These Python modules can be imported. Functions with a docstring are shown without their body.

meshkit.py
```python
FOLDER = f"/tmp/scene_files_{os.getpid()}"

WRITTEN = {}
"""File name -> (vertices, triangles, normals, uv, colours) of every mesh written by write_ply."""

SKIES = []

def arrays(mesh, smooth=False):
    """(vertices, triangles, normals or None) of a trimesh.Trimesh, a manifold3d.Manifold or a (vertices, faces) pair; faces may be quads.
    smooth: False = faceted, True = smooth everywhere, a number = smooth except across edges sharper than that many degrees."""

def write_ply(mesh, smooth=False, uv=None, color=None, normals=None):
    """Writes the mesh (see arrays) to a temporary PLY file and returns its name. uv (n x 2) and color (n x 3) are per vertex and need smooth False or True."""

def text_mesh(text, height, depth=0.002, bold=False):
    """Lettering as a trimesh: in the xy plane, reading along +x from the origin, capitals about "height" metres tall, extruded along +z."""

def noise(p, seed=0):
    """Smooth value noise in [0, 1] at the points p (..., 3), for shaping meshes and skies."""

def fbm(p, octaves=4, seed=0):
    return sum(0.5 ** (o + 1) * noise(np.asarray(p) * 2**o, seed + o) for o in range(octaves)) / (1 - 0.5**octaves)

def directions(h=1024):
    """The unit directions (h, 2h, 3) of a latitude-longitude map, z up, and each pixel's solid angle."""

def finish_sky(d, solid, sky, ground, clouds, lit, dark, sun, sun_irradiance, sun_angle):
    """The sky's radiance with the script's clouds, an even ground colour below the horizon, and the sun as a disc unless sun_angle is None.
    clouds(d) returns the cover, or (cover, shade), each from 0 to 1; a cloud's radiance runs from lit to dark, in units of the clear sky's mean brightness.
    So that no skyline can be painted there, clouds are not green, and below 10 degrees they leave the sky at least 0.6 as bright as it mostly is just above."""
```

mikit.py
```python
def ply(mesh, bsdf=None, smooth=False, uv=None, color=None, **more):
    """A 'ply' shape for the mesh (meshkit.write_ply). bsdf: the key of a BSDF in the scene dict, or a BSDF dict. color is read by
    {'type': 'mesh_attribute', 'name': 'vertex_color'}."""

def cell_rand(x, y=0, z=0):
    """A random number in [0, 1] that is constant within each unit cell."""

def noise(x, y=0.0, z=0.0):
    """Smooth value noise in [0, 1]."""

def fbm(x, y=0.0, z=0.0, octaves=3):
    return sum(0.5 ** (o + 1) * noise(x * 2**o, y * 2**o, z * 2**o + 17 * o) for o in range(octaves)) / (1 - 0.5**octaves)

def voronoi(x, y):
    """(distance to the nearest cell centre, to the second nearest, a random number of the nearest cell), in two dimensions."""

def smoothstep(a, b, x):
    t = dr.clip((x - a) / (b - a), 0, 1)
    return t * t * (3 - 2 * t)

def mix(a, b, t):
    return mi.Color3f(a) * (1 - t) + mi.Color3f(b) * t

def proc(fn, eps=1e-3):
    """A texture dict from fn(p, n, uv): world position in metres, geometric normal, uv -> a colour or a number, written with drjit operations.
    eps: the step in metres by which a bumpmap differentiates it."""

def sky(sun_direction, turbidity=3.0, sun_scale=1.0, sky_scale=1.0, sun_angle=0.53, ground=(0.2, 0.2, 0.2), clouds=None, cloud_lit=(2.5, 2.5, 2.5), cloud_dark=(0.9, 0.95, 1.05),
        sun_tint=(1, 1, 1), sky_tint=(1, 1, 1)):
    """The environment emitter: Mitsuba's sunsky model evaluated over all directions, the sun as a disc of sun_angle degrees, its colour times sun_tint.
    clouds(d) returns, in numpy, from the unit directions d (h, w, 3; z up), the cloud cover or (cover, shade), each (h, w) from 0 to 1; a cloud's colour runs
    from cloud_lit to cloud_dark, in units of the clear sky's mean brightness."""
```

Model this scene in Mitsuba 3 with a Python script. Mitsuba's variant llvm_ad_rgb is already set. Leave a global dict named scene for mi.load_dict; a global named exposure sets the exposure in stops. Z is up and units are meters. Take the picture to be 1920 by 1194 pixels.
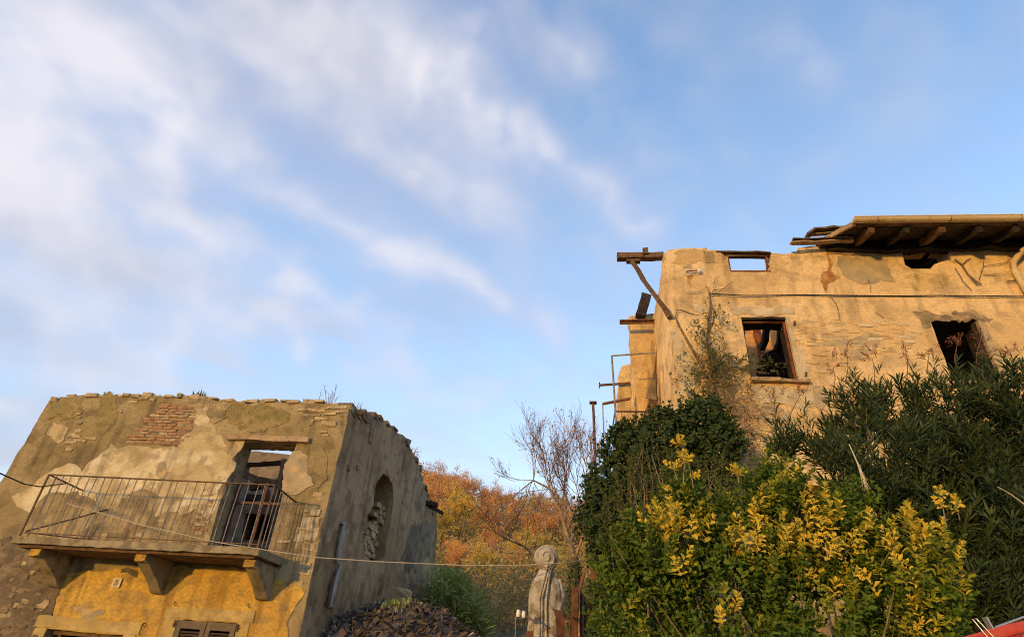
import math, random
import numpy as np, trimesh, manifold3d as m3
import drjit as dr, mitsuba as mi
import mikit, meshkit
from mikit import proc, fbm, noise, voronoi, cell_rand, smoothstep, mix

# ------------------------------------------------------------------ camera, sky, exposure
scene, labels, _n = {}, {}, {}
T = mi.ScalarTransform4f
scene['camera'] = {'type': 'perspective', 'fov': 82.28, 'fov_axis': 'x', 'near_clip': 0.05, 'far_clip': 3000.0,
                   'to_world': T().look_at(origin=[0, 0, 1.55], target=[0, 0.84989, 1.55 + 0.52696], up=[-0.07480, -0.52548, 0.84751])}
exposure = 4.6
SUN = (-0.60, -0.79, 0.095)


def _dir(a, e):
    a, e = np.radians(a), np.radians(e)
    return np.array([np.sin(a) * np.cos(e), np.cos(a) * np.cos(e), np.sin(e)])


# drifting streaks of altocumulus: (azimuth, elevation) of points along each, half-width in degrees, cover
STREAKS = [
    ([(-32.479,48.618), (-25.502,48.064), (-19.215,46.786), (-10.607,44.445), (-1.017,41.930)], 2.3, .42), ([(-21.168,46.320), (-15.752,45.056), (-10.488,43.962)], 1.3, .25),
    ([(-16.213,52.639), (-8.664,51.474), (-3.697,50.323), (1.804,49.676)], 2.3, .60), ([(1.014,49.885), (5.685,48.066), (9.355,46.317), (12.742,43.471), (16.022,41.155)], 1.5, .50),
    ([(-33.566,40.820), (-27.070,39.891), (-21.768,39.139), (-17.530,37.840), (-12.079,36.549)], 2.3, .50), ([(-18.867,38.056), (-13.427,36.838), (-8.861,36.513), (-4.223,35.749), (-0.197,33.982)], 1.1, .55),
    ([(-47.811,40.892), (-44.528,40.940), (-41.317,40.488)], 3.4, .85), ([(-54.009,36.927), (-51.610,34.895), (-49.090,31.848)], 4.6, .72), ([(-52.915,40.706), (-49.466,39.789)], 3.0, .45),
    ([(-37.144,32.831), (-29.238,32.586), (-23.988,31.876)], 2.0, .50), ([(-25.010,31.593), (-18.863,30.047), (-11.499,28.300)], 1.5, .36),
    ([(-41.805,21.832), (-36.141,22.615), (-32.405,23.151)], 1.6, .48), ([(-33.424,27.894), (-29.507,27.976), (-26.621,27.087)], 1.7, .40), ([(-30.927,25.307), (-26.445,25.140)], 1.2, .35),
    ([(-41.339,18.503), (-36.383,19.326), (-31.409,20.611)], 1.3, .42), ([(7.435,58.371), (9.560,55.972)], 1.9, .40), ([(-10.162,56.473), (-7.990,54.963)], 1.5, .42),
    ([(12.579,52.045), (17.532,49.320), (20.540,46.127)], 2.2, .26), ([(26.178,49.889), (27.259,46.434)], 2.0, .22), ([(36.601,52.272), (38.870,50.221)], 2.2, .30),
    ([(33.487,42.643), (36.527,43.197)], 1.6, .16), ([(-20.495,26.100), (-19.529,25.547)], .5, .5), ([(1.278,27.029), (2.167,26.818)], .7, .4), ([(-3.343,24.102), (-1.042,23.778)], .8, .4),
    ([(-8.630,22.005), (-2.559,22.125)], .9, .35), ([(-25.495,55.064), (-21.035,54.376)], 2.2, .35), ([(3.682,31.825), (4.378,29.766)], 1.0, .22), ([(-46.875,46.882), (-36.672,50.268)], 4.0, .28),
    ([(-49.406,29.779), (-44.228,28.983)], 4.0, .45), ([(-45.071,32.817), (-38.943,32.523)], 2.5, .25), ([(-46.327,24.234), (-38.844,24.870)], 2.0, .30), ([(25.086,56.271), (26.618,53.835)], 2.5, .18),
    ([(-14.255,25.273), (-8.509,24.576)], 1.2, .3), ([(-18.587,29.075), (-15.819,31.712)], 1.0, .2), ([(46.893,51.538), (48.254,49.144)], 2.0, .2)]


def clouds(d):
    h, w = d.shape[:2]
    s = 4
    low = d[::s, ::s]                                      # evaluated coarsely and enlarged: the clouds are soft
    x, y, z = low[..., 0], low[..., 1], np.maximum(low[..., 2], 0) + .12
    wob = np.stack([meshkit.fbm(low * 6 + k * 7.3, 4, seed=k) - .5 for k in range(3)], -1)
    p = low + wob * .10
    p /= np.linalg.norm(p, axis=-1, keepdims=True)
    left = np.clip((-np.degrees(np.arctan2(x, y)) + 18) / 70, 0, 1) * (np.cos(np.arctan2(x, y)) > -2)
    q = np.stack([x / z * 2.2 + y / z * 1.1, y / z * 3.6 - x / z * 2.0, 0 * z], -1)
    veil = meshkit.fbm(q + 3, 4, seed=5)
    mott = meshkit.fbm(low * 15 + wob * 3, 4, seed=21) * .6 + meshkit.fbm(low * [26, 26, 40] + wob * 4, 3, seed=23) * .4
    cover = np.clip((veil - .40) * 1.3, 0, .45) * (.45 + .7 * left) + .42 * left ** 1.1
    q3 = np.stack([(x + y) / z * 1.5, (x - y) / z * 5.5, 0 * z], -1) + wob * 1.1
    ripple = np.clip((meshkit.fbm(q3, 4, seed=44) - .40) * 3.4, 0, 1) * np.clip(mott * 2.6 - .55, .1, 1.2)
    wide = np.clip((-np.degrees(np.arctan2(x, y)) + 42) / 70, 0, 1)
    cover = 1 - (1 - cover) * (1 - np.clip(ripple, 0, 1) * (.10 + .48 * wide))
    el = np.degrees(np.arcsin(np.clip(low[..., 2], 0, 1)))
    cover = 1 - (1 - cover) * (1 - .34 * np.clip((34 - el) / 26, 0, 1) * (.45 + .8 * meshkit.fbm(q * 1.7 + 2, 3, seed=12)))
    far = np.clip((np.degrees(np.arccos(np.clip(low[..., 1], -1, 1))) - 50) / 25, 0, 1)
    cover = cover + far * np.clip((meshkit.fbm(q * 1.4 + 9, 4, seed=8) - .47) * 2.4, 0, .6)
    shade = .92 + 0 * cover
    q2 = np.stack([x / z * 5 + y / z * 1.6, y / z * 6.5 - x / z * 3.0, 0 * z], -1) + wob * 1.6
    puff = np.clip((meshkit.fbm(q2, 4, seed=31) - .47) * 3.2, 0, 1) * np.clip(meshkit.fbm(q * .8 + 4, 3, seed=9) * 2.4 - .7, 0, 1)
    cover = 1 - (1 - cover) * (1 - puff * (.20 + .50 * left))
    shade = shade - puff * .5 - .35 * ripple * wide
    for line, wd, amt in STREAKS:
        pts = [_dir(a, e) for a, e in line]
        best = np.full(x.shape, 9.)
        for a, b in zip(pts[:-1], pts[1:]):
            ab = b - a
            t = np.clip(((p - a) @ ab) / (ab @ ab), 0, 1)
            best = np.minimum(best, np.linalg.norm(p - a - t[..., None] * ab, axis=-1))
        g = np.exp(-(best / np.radians(wd)) ** 2 * .8) * amt * np.clip(.40 + 2.0 * (mott - .30), .28, 1.45)
        shade = shade * (1 - np.clip(g * 1.5, 0, 1))
        cover = 1 - (1 - cover) * (1 - np.clip(g, 0, .97))
    from scipy.ndimage import zoom
    up = lambda a: zoom(a, (h / a.shape[0], w / a.shape[1]), order=1)
    return up(cover), up(shade)


scene['sky'] = mikit.sky(SUN, turbidity=3.0, sun_scale=.225, sky_scale=.96, sun_angle=2.0, clouds=clouds,
                         cloud_lit=(1.08, 1.05, 1.14), cloud_dark=(.58, .62, .80), sun_tint=(.84, 1.0, 1.38), sky_tint=(.80, .92, 1.20), ground=(.16, .14, .10))

# ------------------------------------------------------------------ helpers
Z3 = np.array([0, 0, 1.])


def num(base):
    k = _n.get(base, 0)
    _n[base] = k + 1
    return base if k == 0 else f'{base}_{k:03d}'


def thing(name, label, cat, group=None, kind=None):
    key = num(name)
    labels[key] = {'label': label, 'category': cat}
    if group: labels[key]['group'] = group
    if kind: labels[key]['kind'] = kind
    return key


def part(parent, name, mesh, mat, smooth=False, label=None, kind=None):
    key = num(parent + '__' + name)
    scene[key] = shape(mesh, mat, smooth)
    if label or kind: labels[key] = {}
    if label: labels[key]['label'] = label
    if kind: labels[key]['kind'] = kind
    return key


def single(name, mesh, mat, label, cat=None, smooth=False, group=None, kind=None):
    key = num(name)
    scene[key] = shape(mesh, mat, smooth)
    labels[key] = {'label': label}
    if cat: labels[key]['category'] = cat
    if group: labels[key]['group'] = group
    if kind: labels[key]['kind'] = kind
    return key


def join(ms):
    v, f, k = [], [], 0
    for m in ms:
        a, b = (m.vertices, m.faces) if hasattr(m, 'faces') else m
        v.append(np.asarray(a)); f.append(np.asarray(b) + k); k += len(a)
    return trimesh.Trimesh(np.vstack(v), np.vstack(f), process=False)


class Frame:
    """u along the wall, v back into the building, z up"""
    def __init__(s, o, yaw):
        a = math.radians(yaw)
        s.o, s.u, s.n = np.array([o[0], o[1], 0.]), np.array([math.cos(a), math.sin(a), 0]), np.array([math.sin(a), -math.cos(a), 0])

    def pt(s, u, v, z): return s.o + s.u * u - s.n * v + Z3 * z
    def loc(s, P): return np.asarray(P) @ np.stack([s.u, -s.n, Z3]) + s.o           # rows (u, v, z)


def disp(p, amp=1.0):
    """the unevenness that all old masonry here shares"""
    p = np.asarray(p, float)
    a = np.stack([meshkit.fbm(p * .9 + 11 * k, 3, seed=k + 40) - .5 for k in range(3)], -1) * .075
    b = np.stack([meshkit.fbm(p * 4.2 + 5 * k, 2, seed=k + 50) - .5 for k in range(3)], -1) * .030
    return (a + b) * amp


def rag(poly, amp, step, seed, closed=True):
    rng = np.random.default_rng(seed)
    P = [np.array(q, float) for q in poly]
    out = []
    ph = rng.uniform(0, 50, 2)
    for a, b in zip(P, P[1:] + (P[:1] if closed else [])):
        n = max(1, int(np.linalg.norm(b - a) / step))
        for i in range(n):
            out.append(a + (b - a) * i / n + (rng.normal(0, amp, 2) if (i or amp) else 0))
    if not closed: out.append(P[-1])
    return [tuple(q) for q in out]


def slab(F, outer, holes=(), v0=0., thick=.5, edge=.12, amp=1.0, wave=None):
    """outline in (u, z) on frame F from depth v0 to v0 + thick, refined and made uneven"""
    cs = m3.CrossSection([outer], m3.FillRule.NonZero)
    for h in holes: cs = cs - m3.CrossSection([h], m3.FillRule.NonZero)
    m = cs.extrude(thick).refine_to_length(edge).to_mesh()
    q = np.asarray(m.vert_properties[:, :3], float)
    P = F.loc(np.stack([q[:, 0], v0 + thick - q[:, 2], q[:, 1]], 1))
    if amp: P = P + disp(P, amp)
    return trimesh.Trimesh(P, np.asarray(m.tri_verts), process=False)


def beam(a, b, w, h, up=Z3, taper=1.0, seed=None, ch=.08):
    """squared timber or bar from a to b with chamfered arrises, roughly hewn when seeded"""
    a, b = np.asarray(a, float), np.asarray(b, float)
    d = (b - a) / np.linalg.norm(b - a)
    x = np.cross(d, up)
    if np.linalg.norm(x) < 1e-3: x = np.cross(d, [1, 0, 0])
    x /= np.linalg.norm(x); y = np.cross(x, d)
    c = ch
    sec = np.array([[-1, -1 + c], [-1, 1 - c], [-1 + c, 1], [1 - c, 1], [1, 1 - c], [1, -1 + c], [1 - c, -1], [-1 + c, -1]]) * .5
    k = 2 if seed is None else max(3, int(np.linalg.norm(b - a) / .25) + 1)
    rng = np.random.default_rng(seed or 0)
    V = []
    for i in range(k):
        t = i / (k - 1)
        s = 1 + (taper - 1) * t
        j = 0 if seed is None else rng.normal(0, .05, (8, 2))
        q = (sec + j * .5) * [w * s, h * s]
        off = 0 if seed is None else (rng.normal(0, .12) * w * x + rng.normal(0, .12) * h * y) * (0 < i < k - 1)
        V.append(a + (b - a) * t + off + q[:, :1] * x + q[:, 1:] * y)
    V = np.vstack(V)
    Fc = []
    for i in range(k - 1):
        for j in range(8):
            p, q2 = i * 8 + j, i * 8 + (j + 1) % 8
            Fc += [[p, p + 8, q2], [q2, p + 8, q2 + 8]]
    for j in range(1, 7):
        Fc.append([0, j, j + 1]); e = (k - 1) * 8
        Fc.append([e, e + j + 1, e + j])
    return trimesh.Trimesh(V, np.array(Fc), process=False)


def tube(pts, r, sides=6):
    pts = np.asarray(pts, float)
    r = np.broadcast_to(np.asarray(r, float), len(pts))
    d = np.gradient(pts, axis=0)
    d /= np.linalg.norm(d, axis=1, keepdims=True) + 1e-12
    x = np.cross(d, [0.31, 0.2, 0.93]); x /= np.linalg.norm(x, axis=1, keepdims=True) + 1e-12
    y = np.cross(d, x)
    a = np.arange(sides) * 2 * np.pi / sides
    V = (pts[:, None] + r[:, None, None] * (np.cos(a)[None, :, None] * x[:, None] + np.sin(a)[None, :, None] * y[:, None])).reshape(-1, 3)
    k = len(pts)
    i, j = np.meshgrid(np.arange(k - 1), np.arange(sides), indexing='ij')
    p, q = i * sides + j, i * sides + (j + 1) % sides
    f = np.vstack([np.stack([p, q, p + sides], -1).reshape(-1, 3), np.stack([q, q + sides, p + sides], -1).reshape(-1, 3)])
    V = np.vstack([V, pts[:1], pts[-1:]])
    s = np.arange(sides)
    f = np.vstack([f, np.stack([(s + 1) % sides, s, s * 0 + len(V) - 2], 1), np.stack([s, (s + 1) % sides, s * 0], 1) + np.array([0, 0, len(V) - 1]) + np.array([1, 1, 0]) * (k - 1) * sides])
    return V, f


def stone(c, size, rng, F=None, rough=.16):
    """an angular block: the hull of a jittered box with chipped corners; size along (u, v, z) of F"""
    b = np.array([[i, j, k] for i in (-1, 1) for j in (-1, 1) for k in (-1, 1)], float)
    q = np.vstack([b * (1 - rng.random((8, 3)) * rough * 2) , b * [1, .8, .55] * .98 * (1 - rng.random((8, 3)) * rough)]) * np.asarray(size) / 2
    h = trimesh.convex.convex_hull(q)
    a = rng.normal(0, .05)
    V = np.array(h.vertices)
    V = V @ np.array([[math.cos(a), 0, math.sin(a)], [0, 1, 0], [-math.sin(a), 0, math.cos(a)]])
    V = V @ np.stack([F.u, -F.n, Z3]) if F is not None else V
    return trimesh.Trimesh(V + np.asarray(c), h.faces, process=False)


def unit(v): return v / (np.linalg.norm(v, axis=-1, keepdims=True) + 1e-12)


LEAF = (np.array([[0, 0, 0], [-.17, .30, .05], [.17, .30, .05], [-.27, .66, .05], [.27, .66, .05], [0, 1, -.12], [0, .5, -.03]]),
        np.array([[6, 0, 1], [6, 2, 0], [6, 1, 3], [6, 4, 2], [6, 3, 5], [6, 5, 4]]))
LANCE = (np.array([[0, 0, 0], [-.055, .28, .012], [.055, .28, .012], [-.07, .6, -.02], [.07, .6, -.02], [0, 1, -.13], [0, .28, -.01], [0, .6, -.045]]),
         np.array([[0, 6, 1], [0, 2, 6], [6, 7, 3], [6, 3, 1], [6, 2, 4], [6, 4, 7], [7, 5, 3], [7, 4, 5]]))
LEAF4 = (np.array([[0, 0, 0], [-.32, .45, .07], [.32, .45, .07], [0, 1, -.1]]), np.array([[0, 3, 1], [0, 2, 3]]))
IVYL = (np.array([[0, 0, 0], [-.36, .28, .05], [.36, .28, .05], [0, 1, -.12], [0, .4, -.03]]), np.array([[0, 4, 1], [0, 2, 4], [4, 3, 1], [4, 2, 3]]))


def scatter(tmpl, pos, d, up, s):
    """copies of a leaf with its length along d, its face towards up"""
    tv, tf = tmpl
    d = unit(d); x = unit(np.cross(d, up)); z = np.cross(x, d)
    s = np.broadcast_to(np.asarray(s, float), len(pos))[:, None, None]
    V = pos[:, None] + s * (tv[None, :, :1] * x[:, None] + tv[None, :, 1:2] * d[:, None] + tv[None, :, 2:] * z[:, None])
    Fc = tf[None] + (np.arange(len(pos)) * len(tv))[:, None, None]
    return V.reshape(-1, 3), Fc.reshape(-1, 3)


def rdir(rng, n): return unit(rng.normal(0, 1, (n, 3)))


# ------------------------------------------------------------------ materials
# All solid surfaces share one BSDF and all leaves another (a BSDF of its own per material compiles for minutes): every mesh carries the row
# number of its material in uv.x, and the procedural textures look the material's base colours, grain and relief up in these tables.
ROWS, LROWS, MAT = [], [], {}


def tex(c1, c2, c3, s1=.9, s2=5., grain=60., g=.35, streak=0., t1=(.38, .62), t2=(.45, .7), rgb3=.8, course=0.):
    return dict(course=course, c1=c1, c2=c2, c3=c3, s1=s1, s2=s2, grain=grain, g=g, streak=streak, a0=t1[0], a1=t1[1], b0=t2[0], b1=t2[1], k3=rgb3)


def rough_bump(s1, a1, s2, a2): return dict(bs=s1, ba=a1, ds=s2, da=a2)


def mat(key, color, rough=.9, bump=None, metallic=0.):
    d = color if isinstance(color, dict) else tex(color, color, color, g=.1)
    MAT[key] = ('m', len(ROWS))
    ROWS.append({**d, **(bump or rough_bump(20, .001, 60, .0005)), 'rough': rough, 'metal': metallic})


def leafmat(key, ca, cb, trans=.45, rough=.45, s=9., cc=None):
    MAT[key] = ('l', len(LROWS))
    LROWS.append(dict(c1=ca, c2=cb, c3=cc or cb, s=s, tr=trans, rough=rough))


wb = rough_bump(9, .022, 45, .008)
mat('m_render', tex((.265, .205, .098), (.35, .275, .15), (.16, .12, .065), .8, 3.2, 40, .6, streak=.6, course=.004), bump=wb)
mat('m_render_low', tex((.135, .105, .068), (.21, .165, .105), (.085, .068, .05), 1.4, 5, 30, .6), bump=rough_bump(6, .05, 30, .012))
mat('m_pale', tex((.60, .52, .34), (.46, .365, .20), (.31, .24, .13), 2.2, 5., 40, .35, streak=.6), bump=rough_bump(5, .012, 40, .004))
mat('m_surround', tex((.48, .36, .145), (.42, .30, .10), (.33, .24, .11), 2.2, 6., 40, .35, streak=.4), bump=rough_bump(8, .01, 40, .004))
mat('m_yellow', tex((.54, .35, .075), (.46, .275, .06), (.31, .21, .08), 1.6, 5., 30, .7, t2=(.42, .72), streak=.6), bump=rough_bump(7, .014, 45, .004))
mat('m_gable', tex((.27, .195, .105), (.35, .26, .15), (.17, .125, .07), .7, 3.5, 40, .6, streak=.7, course=.005), bump=wb)
mat('m_brick', tex((.34, .195, .105), (.27, .155, .085), (.38, .275, .155), 4, 9, 70, .5), bump=rough_bump(30, .008, 90, .003))
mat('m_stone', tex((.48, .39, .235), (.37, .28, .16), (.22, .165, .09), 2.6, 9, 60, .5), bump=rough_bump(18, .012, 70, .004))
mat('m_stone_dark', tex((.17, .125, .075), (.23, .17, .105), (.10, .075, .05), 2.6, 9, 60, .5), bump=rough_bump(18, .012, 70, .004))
mat('m_ochre', tex((.70, .51, .265), (.58, .405, .195), (.42, .30, .155), .75, 3.4, 30, .45, streak=.45, t2=(.46, .72), course=.0035), bump=rough_bump(6, .016, 38, .006))
mat('m_ochre_worn', tex((.60, .42, .19), (.50, .345, .155), (.36, .26, .12), .9, 3.0, 30, .4, streak=.8, t2=(.48, .7)), bump=rough_bump(6, .016, 38, .006))
mat('m_grey_brown', tex((.37, .30, .19), (.30, .245, .155), (.50, .36, .18), 2.6, 6.0, 50, .4), bump=rough_bump(9, .014, 50, .005))
mat('m_lime', tex((.60, .51, .34), (.50, .41, .26), (.38, .30, .18), 1.6, 5.0, 50, .3), bump=rough_bump(9, .01, 50, .004))
mat('m_rust_stain', tex((.36, .165, .055), (.48, .28, .10), (.26, .12, .045), 6, 15, 50, .5))
mat('m_moss', tex((.235, .185, .075), (.29, .22, .10), (.17, .14, .05), 3, 9, 50, .5), bump=rough_bump(20, .01, 60, .005))
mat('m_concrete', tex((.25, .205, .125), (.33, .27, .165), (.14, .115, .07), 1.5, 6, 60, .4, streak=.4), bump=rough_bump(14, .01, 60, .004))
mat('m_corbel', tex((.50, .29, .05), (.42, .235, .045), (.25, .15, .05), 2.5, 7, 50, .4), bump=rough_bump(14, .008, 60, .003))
mat('m_timber', tex((.115, .068, .038), (.17, .10, .055), (.06, .038, .024), 3, 12, 60, .5), bump=rough_bump(16, .01, 70, .004))
mat('m_timber_pale_lit_bar', tex((.42, .30, .18), (.33, .225, .13), (.22, .15, .09), 3, 12, 60, .4), bump=rough_bump(16, .006, 70, .003))
mat('m_black_timber', tex((.018, .014, .012), (.035, .026, .02), (.05, .04, .03), 5, 15, 60, .5), rough=.8, bump=rough_bump(20, .01, 80, .004))
mat('m_red_frame', tex((.17, .05, .022), (.24, .08, .03), (.09, .03, .016), 5, 15, 60, .4), rough=.7)
mat('m_purple_frame', tex((.075, .034, .03), (.11, .055, .045), (.05, .025, .02), 5, 15, 60, .4), rough=.6)
mat('m_shutter', tex((.085, .062, .048), (.11, .082, .062), (.06, .045, .036), 5, 20, 60, .3), rough=.55)
mat('m_iron', tex((.085, .052, .04), (.14, .075, .048), (.05, .035, .03), 8, 25, 80, .4), rough=.6, metallic=.15)
mat('m_iron_grey', tex((.24, .215, .19), (.30, .26, .22), (.17, .10, .065), 4, 15, 80, .4), rough=.55, metallic=.1)
mat('m_rust', tex((.13, .055, .03), (.18, .078, .04), (.07, .035, .022), 4, 14, 80, .5), rough=.75, bump=rough_bump(25, .006, 90, .002))
mat('m_gutter', tex((.58, .46, .27), (.52, .40, .22), (.40, .27, .13), 2, 8, 50, .2, t2=(.55, .8)), rough=.5)
mat('m_tile', tex((.36, .18, .095), (.28, .14, .08), (.40, .28, .18), 4, 12, 60, .4), bump=rough_bump(20, .006, 80, .003))
mat('m_zinc', tex((.30, .29, .28), (.22, .20, .185), (.42, .40, .38), 4, 14, 60, .4), rough=.5, metallic=.4)
mat('m_soot', tex((.25, .19, .115), (.17, .125, .078), (.40, .28, .14), 3, 9, 40, .5))
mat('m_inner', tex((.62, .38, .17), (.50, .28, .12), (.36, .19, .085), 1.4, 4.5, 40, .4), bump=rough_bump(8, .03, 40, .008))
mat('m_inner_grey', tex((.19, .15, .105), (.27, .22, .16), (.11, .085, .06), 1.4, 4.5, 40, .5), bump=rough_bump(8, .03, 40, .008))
mat('m_marble', tex((.66, .58, .44), (.60, .52, .38), (.48, .40, .28), 8, 20, 60, .2), rough=.5)
mat('m_ink', (.06, .05, .045))
mat('m_statue', tex((.50, .47, .40), (.40, .37, .305), (.17, .14, .095), 2.2, 6, 60, .4, streak=.9), bump=rough_bump(22, .008, 80, .003))
mat('m_cable', (.42, .36, .27), rough=.6)
mat('m_cable_dark', (.05, .04, .035), rough=.6)
mat('m_white', (.78, .77, .74), rough=.5)
mat('m_orange', tex((.50, .06, .03), (.42, .045, .028), (.40, .10, .05), 5, 14, 60, .4), rough=.5)
mat('m_wire', (.45, .44, .42), rough=.35, metallic=.7)
mat('m_straw', tex((.52, .46, .34), (.42, .36, .25), (.6, .55, .43), 9, 30, 60, .3))
mat('m_bark', tex((.125, .09, .06), (.17, .125, .085), (.075, .055, .04), 5, 16, 70, .5), bump=rough_bump(25, .008, 80, .003))
mat('m_bark_pale', tex((.25, .19, .13), (.32, .25, .18), (.14, .11, .08), 5, 16, 70, .5))
mat('m_twig', tex((.19, .135, .085), (.25, .185, .12), (.12, .085, .055), 6, 20, 70, .4))
mat('m_twig_red', tex((.17, .085, .055), (.22, .12, .075), (.11, .06, .04), 6, 20, 70, .4))
mat('m_ground', tex((.10, .085, .045), (.14, .115, .06), (.07, .075, .028), .6, 3, 25, .5), bump=rough_bump(5, .05, 25, .02))
mat('m_asphalt', tex((.055, .053, .05), (.07, .067, .062), (.04, .039, .038), 1, 6, 90, .5))
mat('m_shard_dark', tex((.085, .07, .058), (.13, .105, .085), (.05, .042, .036), 6, 18, 60, .4))
mat('m_shard_red', tex((.15, .105, .08), (.12, .085, .065), (.22, .165, .13), 6, 18, 60, .4))
mat('m_shard_pale', tex((.46, .41, .34), (.38, .33, .26), (.55, .51, .44), 6, 18, 60, .3))
leafmat('l_yellow', (.74, .53, .065), (.64, .50, .08), .45, .42, 14., cc=(.48, .45, .08))
leafmat('l_lime', (.26, .29, .035), (.36, .34, .045), .42, .4, 14.)
leafmat('l_green', (.085, .145, .026), (.13, .195, .034), .40, .36, 14., cc=(.19, .23, .045))
leafmat('l_oleander', (.045, .074, .034), (.068, .100, .046), .28, .34, 12., cc=(.028, .045, .022))
leafmat('l_oleander_pale', (.075, .105, .055), (.10, .13, .07), .30, .42, 12.)
leafmat('l_ivy', (.050, .085, .036), (.072, .108, .044), .25, .30, 14., cc=(.075, .10, .045))
leafmat('l_vine', (.10, .115, .045), (.15, .15, .06), .3, .5, 12.)
leafmat('l_brown', (.19, .12, .055), (.25, .155, .07), .3, .6, 12.)
leafmat('l_seed', (.20, .085, .055), (.27, .13, .085), .25, .6, 20.)
leafmat('l_orange', (.76, .41, .14), (.68, .34, .12), .52, .6, 1.3, cc=(.76, .48, .16))
leafmat('l_russet', (.66, .38, .18), (.58, .32, .15), .52, .6, 1.3, cc=(.70, .46, .19))
leafmat('l_gold', (.76, .50, .10), (.68, .52, .12), .52, .6, 1.3, cc=(.46, .38, .08))
leafmat('l_olive', (.33, .29, .08), (.42, .35, .09), .5, .6, 1.3, cc=(.22, .23, .07))
leafmat('l_scrub', (.38, .25, .11), (.46, .30, .11), .45, .7, 1.5, cc=(.27, .23, .09))
leafmat('l_reed', (.30, .36, .11), (.37, .41, .16), .4, .6, 3., cc=(.10, .15, .045))


def table(rows, k): return mi.Float(np.array([r[k] for r in rows], np.float32))
def table3(rows, k): return [mi.Float(np.array([r[k][i] for r in rows], np.float32)) for i in range(3)]


TB = {k: table(ROWS, k) for k in ('s1', 's2', 'grain', 'g', 'streak', 'a0', 'a1', 'b0', 'b1', 'k3', 'bs', 'ba', 'ds', 'da', 'rough', 'metal', 'course')}
TC = {k: table3(ROWS, k) for k in ('c1', 'c2', 'c3')}
LT = {k: table(LROWS, k) for k in ('s', 'tr', 'rough')}
LC = {k: table3(LROWS, k) for k in ('c1', 'c2', 'c3')}
row_of = lambda uv: mi.UInt32(dr.clip(uv.x, 0, 200))
get = lambda t, k, i: dr.gather(mi.Float, t[k], i)
get3 = lambda t, k, i: mi.Color3f(*[dr.gather(mi.Float, c, i) for c in t[k]])


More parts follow.
